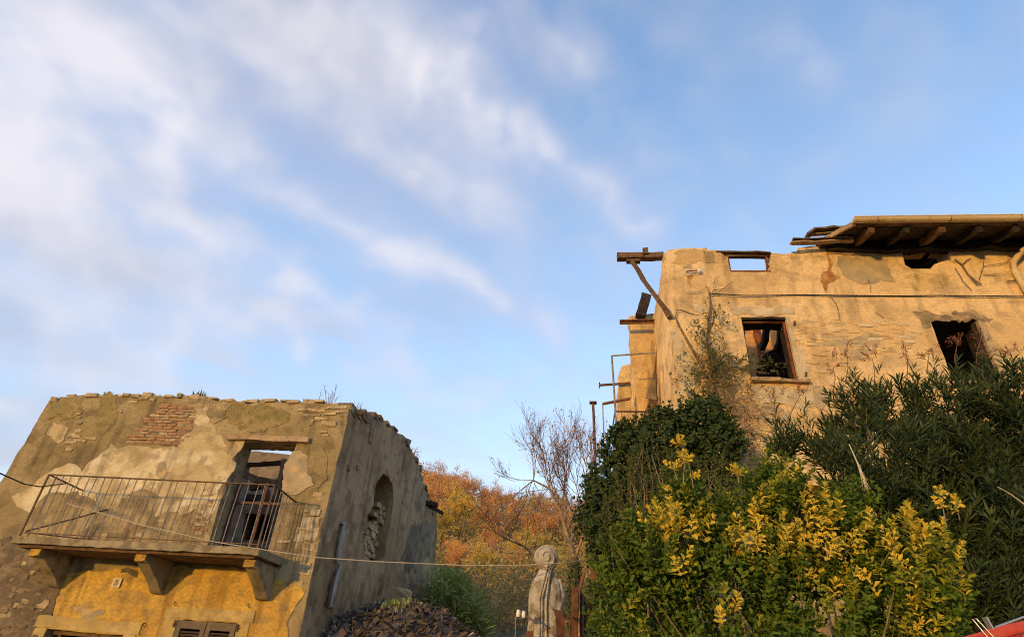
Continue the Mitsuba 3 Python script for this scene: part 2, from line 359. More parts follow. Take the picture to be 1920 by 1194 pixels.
def solid_color(p, n, uv):
    i = row_of(uv)
    s1, s2, gr, g = get(TB, 's1', i), get(TB, 's2', i), get(TB, 'grain', i), get(TB, 'g', i)
    a = smoothstep(get(TB, 'a0', i), get(TB, 'a1', i), fbm(p.x * s1 + 3.1, p.y * s1, p.z * s1, octaves=4))
    b = smoothstep(get(TB, 'b0', i), get(TB, 'b1', i), fbm(p.x * s2, p.y * s2 + 7, p.z * s2, octaves=4)) * get(TB, 'k3', i)
    c = mix(mix(get3(TC, 'c1', i), get3(TC, 'c2', i), a), get3(TC, 'c3', i), b)
    st = smoothstep(.50, .72, fbm(p.x * 7, p.y * 7, p.z * .8, octaves=3)) * get(TB, 'streak', i)      # rain runs in old render
    return c * (1 - st * .5) * (1 - g / 2 + g * fbm(p.x * gr, p.y * gr, p.z * gr, octaves=2))


def solid_relief(p, n, uv):
    i = row_of(uv)
    a, d = get(TB, 'bs', i), get(TB, 'ds', i)
    rub = smoothstep(.42, .62, fbm(p.x * 5.5, p.y * 5.5, p.z * 15, octaves=2)) * get(TB, 'course', i)      # coursed rubble under a thin coat
    return rub + fbm(p.x * a, p.y * a, p.z * a, octaves=3) * get(TB, 'ba', i) + fbm(p.x * d, p.y * d, p.z * d, octaves=2) * get(TB, 'da', i)


def leaf_color(p, n, uv):
    i = row_of(uv)
    s = get(LT, 's', i)
    c = mix(get3(LC, 'c1', i), get3(LC, 'c2', i), smoothstep(.25, .75, noise(p.x * s, p.y * s, p.z * s)))
    return mix(c, get3(LC, 'c3', i), smoothstep(.62, .8, noise(p.x * s * 1.7 + 5, p.y * s * 1.7, p.z * s * 1.7)))


scene['solid'] = {'type': 'twosided', 'bsdf': {'type': 'bumpmap', 'texture': proc(solid_relief, eps=3e-3), 'scale': 1.0, 'bsdf': {
    'type': 'principled', 'base_color': proc(solid_color), 'roughness': proc(lambda p, n, uv: get(TB, 'rough', row_of(uv))),
    'metallic': proc(lambda p, n, uv: get(TB, 'metal', row_of(uv))), 'specular': .3}}}
scene['leaf'] = {'type': 'principledthin', 'base_color': proc(leaf_color), 'roughness': proc(lambda p, n, uv: get(LT, 'rough', row_of(uv))),
                 'diff_trans': proc(lambda p, n, uv: get(LT, 'tr', row_of(uv))), 'spec_trans': 0.0, 'eta': 1.45}


def shape(mesh, mat_key, smooth=False):
    kind, row = MAT[mat_key]
    if not hasattr(mesh, 'faces'): mesh = (lambda v, f: trimesh.Trimesh(v, f if np.shape(f)[1] == 3 else np.vstack([np.asarray(f)[:, [0, 1, 2]], np.asarray(f)[:, [0, 2, 3]]]), process=False))(np.asarray(mesh[0], float), np.asarray(mesh[1]))
    if smooth is not False and smooth is not True:
        mesh, smooth = trimesh.graph.smooth_shade(mesh, angle=math.radians(smooth), facet_minarea=None), True
    return mikit.ply(mesh, 'solid' if kind == 'm' else 'leaf', smooth, uv=np.tile([row + .5, .5], (len(mesh.vertices), 1)))

# ------------------------------------------------------------------ ground and hillside
def ground_z(x, y):
    base = np.interp(y, [-400, 2, 4, 9, 13, 18, 25, 40, 60, 90, 125, 200, 800], [0, 0, .6, .9, 1.7, 2.75, 3.5, 6.5, 11.6, 21.8, 28.0, 32, 34])
    inleft = np.clip((-2.6 - x) / 1.2, 0, 1) * np.clip((21.5 - y) / 2, 0, 1)       # level street in front of the left house
    return base * (1 - inleft * np.clip((13.5 - y) / 2, 0, 1)) + .0 * x


xs = np.unique(np.r_[np.linspace(-12, 14, 80), np.linspace(-60, 60, 70), np.linspace(-900, 900, 40)])
ys = np.unique(np.r_[np.linspace(1, 40, 110), np.linspace(40, 140, 70), np.linspace(-900, 900, 40)])
gx, gy = np.meshgrid(xs, ys, indexing='ij')
gz = ground_z(gx, gy) + (meshkit.fbm(np.stack([gx * .35, gy * .35, gx * 0], -1), 4, seed=3) - .5) * np.clip((gy - 2) / 12, 0, 1) * .9
gi = np.arange(gx.size).reshape(gx.shape)
gq = np.stack([gi[:-1, :-1], gi[1:, :-1], gi[1:, 1:], gi[:-1, 1:]], -1).reshape(-1, 4)
key = single('ground', (np.stack([gx, gy, gz], -1).reshape(-1, 3), gq), 'm_ground', 'rough earth bank rising behind the ruins to a wooded hillside', smooth=True, kind='structure')
rd = np.array([[-60, -3.5, .006], [60, -3.5, .006], [60, 1.6, .006], [-60, 1.6, .006]])
single('street', (rd, [[0, 1, 2, 3]]), 'm_asphalt', 'asphalt street in front of the ruined houses', kind='structure')

# ------------------------------------------------------------------ the ruined yellow house on the left
L = Frame((-3.20966, 11.35975), -8.5)
S = Frame((-3.20966, 11.35975), 81.5)      # its gable: u runs back from the corner
house = thing('ruined_house', 'roofless yellow and brown house with balcony and peeling plaster', 'house')
A_TOP = [(-6.957,6.208), (-6.748,6.262), (-6.122,6.322), (-5.471,6.319), (-4.971,6.351), (-4.460,6.346), (-3.819,6.317), (-3.343,6.374), (-2.935,6.268), (-2.438,6.239), (-1.604,6.263), (-1.115,6.210), (-0.416,6.222), (0.000,6.169)]
outer = [(0, -.3)] + [(0, 6.15)] + rag(A_TOP[::-1], .022, .16, 4, closed=False) + [(-7.02, 5.2), (-7.15, 4.0), (-7.3, -.3)]
DOOR = [(-2.16, 3.2), (-0.93, 3.2), (-0.93, 5.36), (-2.16, 5.36)]
WIN_A = [(-4.622,1.823), (-3.141,1.856)]
WIN_B = [(-2.223,2.114), (-1.115,2.141)]
wa0, wa1 = WIN_A[0][0], WIN_A[1][0]
wb0, wb1 = WIN_B[0][0], WIN_B[1][0]
WA = [(wa0, .75), (wa1, .75), (wa1, 1.84), (wa0, 1.84)]
WB = [(wb0, .85), (wb1, .85), (wb1, 2.13), (wb0, 2.13)]
# the front wall: upper part brown render, with a rougher foot at its left end
front = part(house, 'front_wall', slab(L, outer, [DOOR, WA, WB], 0, .5, .10), 'm_render', 40, label='brown rendered front wall with ragged top')


def crumble(poly, amp, step, seed):
    """an outline broken at every scale, as old plaster breaks"""
    q = np.array(rag(poly, 0, step, seed))
    f = np.column_stack([q, q[:, 0] * 0 + seed * 1.7])
    o = sum(np.column_stack([meshkit.noise(f * k + 9 * j, seed) - .5 for j in (1, 2)]) * w for k, w in ((2.2, 9), (6, 5), (15, 3)))
    return [tuple(a) for a in q + o * amp]


def patch(holder, F, poly, m, thick=.014, name='wall_patch', amp=.016, step=.035, seed=1, label=None, sink=.02, edge=.08, holes=()):
    key = part(holder, name, slab(F, crumble(poly, amp, step, seed), holes, -thick, thick + sink, edge), m, 40)
    if label: labels.setdefault(key, {})['label'] = label
    return key


P1 = [(-5.214,5.009), (-4.966,5.262), (-4.712,5.169), (-4.321,5.228), (-3.828,5.167), (-3.533,5.198), (-3.458,5.397), (-3.260,5.552), (-3.348,6.064), (-3.168,6.146), (-2.904,6.071), (-2.924,5.761), (-2.597,5.417), (-2.314,5.181), (-2.072,4.902), (-2.076,4.625), (-2.246,4.416), (-2.297,3.825), (-2.570,3.987), (-2.804,3.849), (-3.151,3.879), (-3.288,3.745), (-3.394,3.826), (-3.418,4.176), (-3.668,4.302), (-3.962,4.292), (-4.197,4.149), (-4.146,3.929), (-4.389,3.920), (-4.529,3.849), (-4.777,3.950), (-5.015,4.076), (-5.304,4.247), (-5.709,4.234), (-5.914,4.135), (-6.020,3.860), (-6.347,3.893), (-6.655,4.156), (-6.372,4.305), (-6.319,4.495), (-6.084,4.645), (-5.742,4.799), (-5.360,4.666)]
patch(front, L, P1, 'm_pale', .009, seed=11, amp=.02, label='pale limewashed plaster flaking off')
patch(front, L, [(-6.613,5.479), (-6.519,5.664), (-6.097,5.594), (-6.073,5.337), (-6.182,5.233), (-6.450,5.380)], 'm_pale', .012, seed=12)
patch(front, L, [(-3.750,4.855), (-3.644,4.906), (-3.450,4.676), (-3.551,4.557), (-3.728,4.621)], 'm_grey_brown', .024, seed=13)
patch(front, L, [(-3.141,6.146), (-2.891,6.256), (-2.637,6.128), (-2.600,5.869), (-2.803,5.713), (-3.082,5.912)], 'm_render', .02, seed=14)
patch(front, L, [(-2.165,5.427), (-2.000,5.381), (-2.303,4.526), (-2.587,3.985), (-2.795,4.152), (-2.625,4.607), (-2.317,4.989)], 'm_pale', .012, seed=15)
patch(front, L, [(-0.965,5.214), (-0.652,5.128), (-0.287,4.815), (-0.405,4.542), (-0.602,4.403), (-0.913,4.349), (-1.001,4.657)], 'm_grey_brown', .014, seed=16)
patch(front, L, [(-0.739,5.459), (-0.425,5.371), (-0.155,5.048), (-0.140,4.595), (-0.280,4.414), (-0.556,4.761)], 'm_render', .016, seed=17)
patch(front, L, [(-5.721,6.461), (-5.309,6.356), (-5.124,5.717), (-5.348,5.506), (-5.604,5.813)], 'm_moss', .010, seed=18, amp=.03)
patch(front, L, [(-6.958,6.277), (-6.311,6.232), (-6.066,5.857), (-6.313,5.694), (-6.867,5.896)], 'm_moss', .010, seed=19, amp=.03)
patch(front, L, [(-2.849,6.230), (-1.766,6.090), (-1.281,5.995), (-1.232,5.644), (-2.029,5.628), (-2.584,5.767)], 'm_moss', .008, seed=20, amp=.03)
# yellow wash below the balcony
YEL = [(-4.692,2.759), (-4.649,2.584), (-4.779,2.385), (-4.756,2.122), (-4.759,1.706), (-4.768,1.438), (0.143,1.533), (-0.133,1.949), (-0.220,2.186), (-0.143,2.439), (-0.034,2.662), (-0.209,2.839), (-1.122,2.985), (-2.923,2.980)]
patch(front, L, YEL, 'm_yellow', .016, seed=21, holes=[WA, WB], label='ochre yellow limewash on the lower wall', edge=.10)
patch(front, L, [(-4.343,2.223), (-4.129,2.255), (-3.857,2.166), (-3.635,2.178), (-3.647,2.095), (-3.862,2.023), (-4.118,2.131)], 'm_grey_brown', .024, seed=22)
patch(front, L, [(-3.622,2.923), (-3.349,2.891), (-3.328,2.783), (-3.447,2.821), (-3.606,2.857)], 'm_render_low', .022, seed=23)
# rough masonry foot at the left
patch(front, L, [(-7.304,3.508), (-6.059,3.209), (-5.398,2.950), (-4.784,2.699), (-4.664,2.345), (-4.694,1.996), (-4.770,1.706), (-4.713,1.415), (-5.936,1.342)], 'm_render_low', .03, seed=24, amp=.03, label='bare grey rubble masonry')
rng = np.random.default_rng(5)


def wstone(holder, F, u, z, su, sz, m, proud=.02, depth=.16, name='stone', rough=.14):
    c = F.pt(u, depth / 2 - proud, z)
    c = c + disp(c)
    return part(holder, name, stone(c, (su * 1.05, depth, sz * 1.05), rng, F, rough), m)


# bare brickwork patch
BRK = [(-4.280,6.128), (-3.928,6.187), (-3.411,6.089), (-3.284,5.754), (-3.266,5.501), (-3.429,5.324), (-3.879,5.288), (-4.286,5.269), (-4.612,5.296), (-4.713,5.343), (-4.398,5.527), (-4.306,5.682), (-4.425,5.835), (-4.214,5.970)]
from shapely.geometry import Polygon, Point
brp = Polygon(BRK)
u0, z0, u1, z1 = brp.bounds
patch(front, L, BRK, 'm_render_low', .001, seed=30)
row = 0
z = z0 + .03
while z < z1:
    u = u0 - .13 * (row % 2) + rng.uniform(-.04, .04)
    while u < u1:
        w = .225 + rng.uniform(-.03, .01)
        if brp.buffer(.02).contains(Point(u + w / 2, z)) and rng.random() > .04:
            wstone(front, L, u + w / 2, z, w - .012, .052, 'm_brick' if rng.random() > .12 else 'm_stone', .006 + rng.uniform(0, .016), .1, 'brick', .07)
        u += w
    z += .066; row += 1
# stones laid bare near the left crack, at the corner and beside the door
for (u, z), (su, sz) in zip([(-6.060,5.900), (-6.017,5.816), (-5.927,5.691), (-5.869,5.521), (-5.962,5.416), (-5.856,5.281), (-5.981,5.263), (-5.871,5.100), (-5.805,5.394), (-6.511,5.913), (-4.903,6.188), (-4.699,6.283), (-4.470,6.259), (-5.071,5.955), (-4.520,5.565), (-3.949,5.975), (-5.487,5.351), (-5.675,5.296)],
                            [(.12, .05), (.10, .05), (.16, .06), (.17, .07), (.17, .10), (.16, .10), (.12, .09), (.15, .09), (.12, .06), (.10, .03), (.20, .05), (.22, .06), (.14, .07), (.06, .04), (.10, .05), (.05, .05), (.26, .06), (.22, .06)]):
    wstone(front, L, u, z, su, sz, 'm_stone', .03, .14)
for (u, z), (su, sz) in zip([(-0.951,6.078), (-0.721,5.965), (-0.558,5.907), (-0.383,6.001), (-0.197,6.055), (-0.060,5.992), (-0.457,5.799), (-0.303,5.773), (-0.436,5.612), (-0.626,5.881), (-0.727,5.794), (-0.370,5.541), (-0.217,6.142), (-0.366,6.139), (-0.595,6.059), (-0.019,6.145), (-0.868,5.952), (-0.744,6.056)],
                            [(.30, .06), (.26, .04), (.30, .05), (.26, .05), (.30, .06), (.14, .07), (.12, .10), (.20, .11), (.18, .06), (.12, .05), (.08, .12), (.12, .05), (.24, .05), (.22, .05), (.20, .05), (.12, .06), (.16, .05), (.14, .05)]):
    wstone(front, L, min(u, -.10), z, su, sz, 'm_stone', .035, .2)
for (u, z), (su, sz) in zip([(-0.231,3.862), (-0.267,3.655), (-0.251,3.426), (-0.183,4.031), (-0.169,4.244), (-0.241,4.350), (-0.668,3.488), (-0.249,3.758), (-0.089,3.743), (-0.367,3.529), (-0.307,4.068), (-0.240,3.218), (-0.102,3.108), (-0.136,2.992), (-0.214,2.800), (-0.227,3.007)],
                            [(.36, .20), (.46, .24), (.42, .13), (.20, .12), (.16, .13), (.18, .09), (.24, .045), (.30, .08), (.16, .10), (.22, .10), (.22, .07), (.24, .09), (.16, .09), (.22, .09), (.2, .1), (.15, .08)]):
    wstone(front, L, min(u, -.14), z, su, sz, 'm_stone', .03, .2)
for (u, z) in [(-2.509,4.408), (-2.509,4.274), (-2.374,4.168), (-2.406,4.058), (-2.460,3.947), (-2.328,3.909), (-2.352,3.781), (-2.452,3.735), (-2.322,3.635), (-2.491,3.649), (-2.584,3.772), (-2.398,4.300), (-2.476,3.861), (-2.406,3.548), (-3.849,3.595), (-3.578,3.417), (-4.257,3.431), (-3.241,3.746), (-3.558,3.480), (-4.233,4.283)]:
    wstone(front, L, u, z, rng.uniform(.12, .24), rng.uniform(.05, .09), 'm_stone' if rng.random() > .35 else 'm_brick', .02, .12)
# rubble stones in the bare foot
ft = Polygon([(-6.977,3.369), (-6.004,3.114), (-5.413,2.873), (-4.868,2.649), (-4.745,2.253), (-4.796,1.948), (-4.845,1.652), (-5.878,1.593)])
b = ft.bounds
for k in range(400):
    u, z = rng.uniform(b[0], b[2]), rng.uniform(b[1], b[3])
    if k < 230 and ft.contains(Point(u, z)):
        wstone(front, L, u, z, rng.uniform(.08, .26), rng.uniform(.05, .11), 'm_stone_dark' if rng.random() > .2 else 'm_stone', rng.uniform(.03, .055), .16)
# coping: loose flat stones along the ragged top
tl = np.array(A_TOP)
u = -6.95
while u < -.12:
    w = rng.uniform(.14, .38)
    zz = np.interp(u + w / 2, tl[:, 0], tl[:, 1])
    for v in (.10, .32):
        c = L.pt(u + w / 2 + rng.uniform(-.05, .05), v + rng.uniform(-.04, .03), zz + rng.uniform(-.02, .05))
        part(front, 'coping_stone', stone(c + disp(c), (w * rng.uniform(.8, 1.02), .26, rng.uniform(.05, .13)), rng, L, .16), 'm_stone')
    u += w
# timber lintel over the balcony door, jambs and the remains of its frame
part(house, 'lintel', join([beam(L.pt(-2.40, -.02, 5.43), L.pt(-.66, -.02, 5.41), .16, .11, seed=3), beam(L.pt(-2.2, .30, 5.425), L.pt(-.9, .30, 5.42), .34, .12, seed=4)]), 'm_timber_pale_lit_bar', label='weathered grey timber lintel')
dz = 3.2
part(house, 'door_frame', join([beam(L.pt(-2.11, .40, dz), L.pt(-2.11, .40, 4.62), .07, .07), beam(L.pt(-1.52, .40, dz), L.pt(-1.52, .40, 4.65), .06, .06), beam(L.pt(-.99, .40, dz), L.pt(-.99, .40, 4.85), .07, .07), beam(L.pt(-2.1, .40, 4.25), L.pt(-1.0, .40, 4.25), .05, .05)]), 'm_purple_frame', label='broken dark purple door frame')
part(house, 'door_jamb', slab(L, [(-2.17, 3.2), (-2.155, 3.2), (-2.155, 5.36), (-2.17, 5.36)], (), .02, .47, .2, .0), 'm_concrete')
part(house, 'door_jamb', slab(L, [(-.935, 3.2), (-.92, 3.2), (-.92, 5.36), (-.935, 5.36)], (), .02, .47, .2, .0), 'm_lime')

# balcony
bal = num(house + '__balcony')
labels[bal] = {'label': 'stone balcony on scrolled brackets with thin iron railing'}
B0, B1 = -5.16, -.645
part(bal, 'floor_slab', slab(L, rag([(B0 - .06, 3.085), (B1 + .06, 3.085), (B1 + .06, 3.2), (B0 - .06, 3.2)], .004, .12, 8), (), -.95, .97, .10, .35), 'm_concrete', 40)
part(bal, 'soffit', slab(L, [(B0 + .03, 3.035), (B1 - .03, 3.035), (B1 - .03, 3.086), (B0 + .03, 3.086)], (), -.86, .88, .15, .3), 'm_timber', 40)
CB = [(-.80, 3.03), (-.80, 2.93), (-.77, 2.91), (-.70, 2.91), (-.62, 2.86), (-.52, 2.79), (-.38, 2.72), (-.24, 2.62), (-.14, 2.53), (-.08, 2.50), (.05, 2.50), (.05, 3.03)]


def corbel(u, w=.21):
    cs = m3.CrossSection([CB], m3.FillRule.NonZero)
    q = cs.extrude(w).refine_to_length(.06).to_mesh()
    V = np.asarray(q.vert_properties[:, :3], float)
    P = L.loc(np.stack([V[:, 2] + u - w / 2, V[:, 0], V[:, 1]], 1))
    return trimesh.Trimesh(P + disp(P, .4), np.asarray(q.tri_verts)* 1, process=False)


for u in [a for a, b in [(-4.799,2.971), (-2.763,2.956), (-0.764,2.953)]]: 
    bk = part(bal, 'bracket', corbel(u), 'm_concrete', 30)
    part(bk, 'yellow_face', slab(L, rag([(u - .10, 2.915), (u + .10, 2.915), (u + .10, 3.028), (u - .10, 3.028)], .005, .06, 3), (), -.818, .03, .06, .4), 'm_corbel', 30)  # thin yellow slab on the front end, bracket body browner
V_ = -.90
tz = lambda u: 4.26 + (u - B1) * -.012
part(bal, 'top_rail', beam(L.pt(B0, V_, tz(B0)), L.pt(B1, V_, tz(B1)), .035, .022), 'm_iron')
part(bal, 'side_rail', beam(L.pt(B1, V_, tz(B1)), L.pt(B1 + .02, .03, tz(B1) - .06), .03, .02), 'm_iron')
part(bal, 'side_rail', beam(L.pt(B0, V_, tz(B0)), L.pt(B0 + .02, .03, tz(B0) - .05), .03, .02), 'm_iron')
part(bal, 'bottom_rail', beam(L.pt(B0, V_, 3.27), L.pt(B1, V_, 3.26), .022, .014), 'm_iron')
for u in (B0, B1): part(bal, 'post', beam(L.pt(u, V_, 3.15), L.pt(u, V_, tz(u)), .028, .028), 'm_iron')
nb = 27
for k in range(1, nb):
    u = B0 + (B1 - B0) * k / nb + rng.normal(0, .012)
    part(bal, 'baluster', tube([L.pt(u, V_, 3.16), L.pt(u + rng.normal(0, .004), V_ + rng.normal(0, .006), 3.7), L.pt(u + rng.normal(0, .012), V_, tz(u))], .0085, 5), 'm_iron_grey', True)
for (ub, ks) in ((B1, 7), (B0, 6)):
    for k in range(1, ks):
        v = V_ + .93 * k / ks
        if ub == B0 and k == 3: continue
        part(bal, 'baluster', tube([L.pt(ub, v, 3.16), L.pt(ub + .01, v, tz(ub) - .05 * k / ks)], .0085, 5), 'm_iron_grey', True)
part(bal, 'brace', tube([L.pt(B0 + .05, V_ + .03, 3.30), L.pt(B0 + .45, V_ + .45, 3.62), L.pt(B0 + .75, .02, 3.95)], .014, 5), 'm_iron', True)
part(bal, 'brace', tube([L.pt(B0 + .05, V_ + .03, 3.28), L.pt(B0 + .85, -.05, 3.34)], .010, 5), 'm_iron', True)

# ground floor windows
def surround(us0, us1, zt_, w=.20, left=True):
    ps = [slab(L, rag([(us0 - .28, zt_ + .012), (us1 + .28, zt_ + .012), (us1 + .28, zt_ + w), (us0 - .28, zt_ + w)], .006, .1, 3), (), -.035, .06, .1, .8)]
    ps.append(slab(L, [(us0 - .24, .7), (us0 - .004, .7), (us0 - .004, zt_ + .008), (us0 - .24, zt_ + .008)], (), -.03, .05, .1, .8))
    ps.append(slab(L, [(us1 + .004, .7), (us1 + .22, .7), (us1 + .22, zt_ + .008), (us1 + .004, zt_ + .008)], (), -.03, .05, .1, .8))
    return join(ps)


w1 = num(house + '__window'); labels[w1] = {'label': 'shuttered ground floor window in a cream surround'}
part(w1, 'surround', surround(wb0, wb1, 2.13, .19), 'm_surround', 40)
mid = (wb0 + wb1) / 2
for a0, a1 in ((wb0 + .01, mid - .006), (mid + .006, wb1 - .01)):
    st = .085
    sh = [beam(L.pt(a0 + st / 2, -.005, .9), L.pt(a0 + st / 2, -.005, 2.12), st, .04, up=L.n), beam(L.pt(a1 - st / 2, -.005, .9), L.pt(a1 - st / 2, -.005, 2.12), st, .04, up=L.n)]
    sh += [beam(L.pt(a0 + st + .001, -.003, zz), L.pt(a1 - st - .001, -.003, zz), .04, hh) for zz, hh in ((2.055, .125), (1.5, .1), (.95, .1))]
    part(w1, 'shutter', join(sh), 'm_shutter')
    for k in range(22):
        zz = 1.02 + k * .044
        if abs(zz - 1.5) < .06: continue
        part(w1, 'slat', beam(L.pt(a0 + st, .004, zz), L.pt(a1 - st, .004, zz), .036, .009, up=Z3 + L.n * .9), 'm_shutter')
for uu in (wb0 - .03, wb1 + .03): part(w1, 'hinge', join([beam(L.pt(uu, -.05, 2.0), L.pt(uu, -.05, 2.11), .022, .022), beam(L.pt(uu - .05, -.03, 2.05), L.pt(uu + .05, -.03, 2.05), .02, .015)]), 'm_rust')
w2 = num(house + '__window'); labels[w2] = {'label': 'dark ground floor window with open shutter at the frame edge'}
part(w2, 'surround', surround(wa0, wa1, 1.84, .20), 'm_surround', 40)
part(w2, 'frame', join([beam(L.pt(wa0, .12, 1.80), L.pt(wa1, .12, 1.80), .06, .06), beam(L.pt(wa0 + .16, .14, .8), L.pt(wa0 + .16, .14, 1.78), .05, .05), beam(L.pt(wa0 + .18, .16, 1.70), L.pt(wa0 + .75, .16, 1.69), .03, .03)]), 'm_timber')
part(w2, 'shutter', slab(L, [((wa0 + wa1) / 2 + .05, .8), (wa1 - .02, .8), (wa1 - .02, 1.765), ((wa0 + wa1) / 2 + .05, 1.765)], (), .05, .035, .2, 0), 'm_shutter')
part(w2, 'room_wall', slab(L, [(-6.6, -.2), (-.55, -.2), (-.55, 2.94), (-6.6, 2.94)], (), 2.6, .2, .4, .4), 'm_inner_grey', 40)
for (u, z) in [(-2.383,2.356), (-1.006,2.398), (-2.823,2.000)]:
    c = L.pt(u, -.02, z)
    part(house, 'hook', tube([L.pt(u, .03, z + .03), L.pt(u, -.05, z + .03), L.pt(u + .02, -.07, z), L.pt(u + .05, -.05, z - .03)], .008, 5), 'm_rust', True)
# gable wall
GT = [(-0.000,6.169), (0.752,6.333), (1.405,6.505), (2.735,6.827), (3.703,6.898), (4.844,6.887), (5.776,6.695), (6.375,6.479), (7.063,6.270), (7.767,6.210), (8.491,6.055)]
gout = [(.0, -.3), (9.0, -.3), (9.0, 3.0), (9.05, 4.1), (9.02, 5.0), (8.9, 5.5)] + rag(GT[::-1], .028, .2, 6, closed=False)
gout[-1] = (.0, 6.17)
HOLE = [(2.784,5.621), (3.153,5.682), (3.535,5.596), (3.765,5.299), (3.884,4.868), (3.845,4.475), (3.806,4.095), (3.768,3.870), (3.312,3.720), (2.742,3.690), (2.332,3.816), (2.148,4.057), (2.318,4.320), (2.194,4.522), (2.437,4.820), (2.402,5.139), (2.425,5.370)]
hc = rag(HOLE, .02, .15, 9)
gab = part(house, 'gable_wall', slab(S, [(max(a, .515) if b > -1 and a < .5 else a, b) for a, b in gout], [hc], 0, .5, .13), 'm_gable', 40, label='shaded brown gable wall with a ragged hole')
part(gab, 'corner_strip', slab(S, [(.006, -.3), (.525, -.3), (.525, 6.3), (.25, 6.28), (.006, 6.16)], (), -.006, .02, .13), 'm_gable', 40)
hp = Polygon([(3.821,5.049), (3.884,4.868), (3.845,4.475), (3.806,4.095), (3.768,3.870), (3.312,3.720), (2.742,3.690), (2.332,3.816), (2.222,3.994), (2.444,4.176), (3.061,4.332), (3.504,4.589), (3.572,4.922)]).buffer(.10)
hb = hp.bounds
z, row = hb[1], 0
while z < hb[3]:
    hh = rng.uniform(.09, .15); u = hb[0] - rng.uniform(0, .3)
    while u < hb[2]:
        w = rng.uniform(.16, .42)
        if hp.contains(Point(u + w / 2, z)):
            c = S.pt(u + w / 2, .36 + rng.uniform(-.07, .05), z + hh / 2)
            part(gab, 'stone', stone(c, (w * .97, .3, hh * .95), rng, S, .12), 'm_stone')
        u += w
    z += hh
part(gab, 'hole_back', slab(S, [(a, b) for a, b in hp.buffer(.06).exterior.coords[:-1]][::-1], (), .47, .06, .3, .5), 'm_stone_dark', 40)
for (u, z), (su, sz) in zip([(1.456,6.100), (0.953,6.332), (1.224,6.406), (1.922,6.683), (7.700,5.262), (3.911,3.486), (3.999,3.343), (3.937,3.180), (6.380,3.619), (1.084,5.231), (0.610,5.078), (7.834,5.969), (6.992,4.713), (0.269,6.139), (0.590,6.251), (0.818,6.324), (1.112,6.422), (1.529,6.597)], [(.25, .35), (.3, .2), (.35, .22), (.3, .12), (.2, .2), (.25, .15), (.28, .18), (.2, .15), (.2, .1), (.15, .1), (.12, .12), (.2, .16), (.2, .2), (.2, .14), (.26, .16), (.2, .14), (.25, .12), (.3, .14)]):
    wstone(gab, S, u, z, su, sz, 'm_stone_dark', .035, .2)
gt = np.array(GT)
u = .1
while u < 8.4:
    w = rng.uniform(.16, .4); zz = np.interp(u + w / 2, gt[:, 0], gt[:, 1])
    c = S.pt(u + w / 2, .2 + rng.uniform(-.08, .08), zz + rng.uniform(-.03, .03))
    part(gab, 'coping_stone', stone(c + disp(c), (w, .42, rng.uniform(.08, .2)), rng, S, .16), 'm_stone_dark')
    u += w * 1.15
patch(gab, S, [(5.791,5.130), (7.474,5.635), (8.361,5.340), (8.056,4.678), (6.437,4.069), (5.229,3.975), (5.314,4.497)], 'm_render_low', .010, seed=60, amp=.05, step=.1)
part(house, 'beam_stub', join([beam(S.pt(7.0, .1, 6.05), S.pt(7.02, -.34, 6.0), .16, .13, seed=8), beam(S.pt(7.05, -.05, 5.98), S.pt(7.5, -.42, 5.88), .05, .1, seed=9)]), 'm_black_timber', label='charred timber stub poking from the gable wall')
# other walls of the shell
part(house, 'left_wall', slab(S, [(.52, -.3), (8.5, -.3), (8.5, 4.6), (5.0, 5.6), (3.0, 5.4), (.52, 6.0)], (), 6.62, .5, .2), 'm_gable', 40)
part(house, 'back_wall', slab(L, rag([(-7.2, -.3), (-.53, -.3), (-.53, 4.6), (-2.2, 5.2), (-4.6, 5.0), (-7.2, 4.5)], .03, .3, 12), [[(-4.6, 3.5), (-3.4, 3.5), (-3.4, 4.7), (-4.6, 4.7)]], 8.6, .5, .2), 'm_gable', 40)
IT = [(-4.943,6.403), (-4.562,6.443), (-4.187,6.498), (-3.713,6.480), (-3.166,6.464), (-2.701,6.447)]
it0 = IT[0][1]
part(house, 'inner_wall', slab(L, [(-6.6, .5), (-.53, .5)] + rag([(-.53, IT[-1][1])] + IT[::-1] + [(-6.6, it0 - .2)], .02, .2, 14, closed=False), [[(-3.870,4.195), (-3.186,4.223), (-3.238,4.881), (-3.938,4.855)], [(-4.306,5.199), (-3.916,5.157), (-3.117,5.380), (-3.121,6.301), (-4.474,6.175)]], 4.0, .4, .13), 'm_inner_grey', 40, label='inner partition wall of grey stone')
part(house, 'added_rear_wall', slab(L, [(-7.0, .5), (-.53, .5), (-.53, 6.75), (-3, 6.80), (-5.2, 6.82), (-7.0, 6.7)], (), 5.7, .3, .3, .8), 'm_inner_grey', 40)  # added wall, hides bright sky behind the openings so the doorway reads dark
part(house, 'sky_block_ceiling', slab(L, [(-1.45, 5.80), (-.52, 5.80), (-.52, 5.95), (-1.45, 5.95)], (), 1.3, 2.7, .3, .4), 'm_timber', 40)  # added ceiling and walls, keep sky light out behind the gable hole
part(house, 'sky_block_wall', slab(S, [(1.3, 3.12), (4.0, 3.12), (4.0, 5.79), (1.3, 5.79)], (), 1.30, .12, .3, .4), 'm_inner_grey', 40)
part(house, 'sky_block_wall', slab(L, [(-1.29, 3.12), (-.52, 3.12), (-.52, 5.79), (-1.29, 5.79)], (), 1.3, .14, .3, .4), 'm_inner_grey', 40)
part(house, 'upper_floor', slab(L, [(-6.6, 2.95), (-.55, 2.95), (-.55, 3.12), (-6.6, 3.12)], (), .5, 3.5, .4, .3), 'm_timber', 40)
part(house, 'inner_floor', slab(L, [(-6.6, 5.3), (-.55, 5.3), (-.55, 5.45), (-6.6, 5.45)], (), 4.4, 3.6, .4, .3), 'm_black_timber', 40)
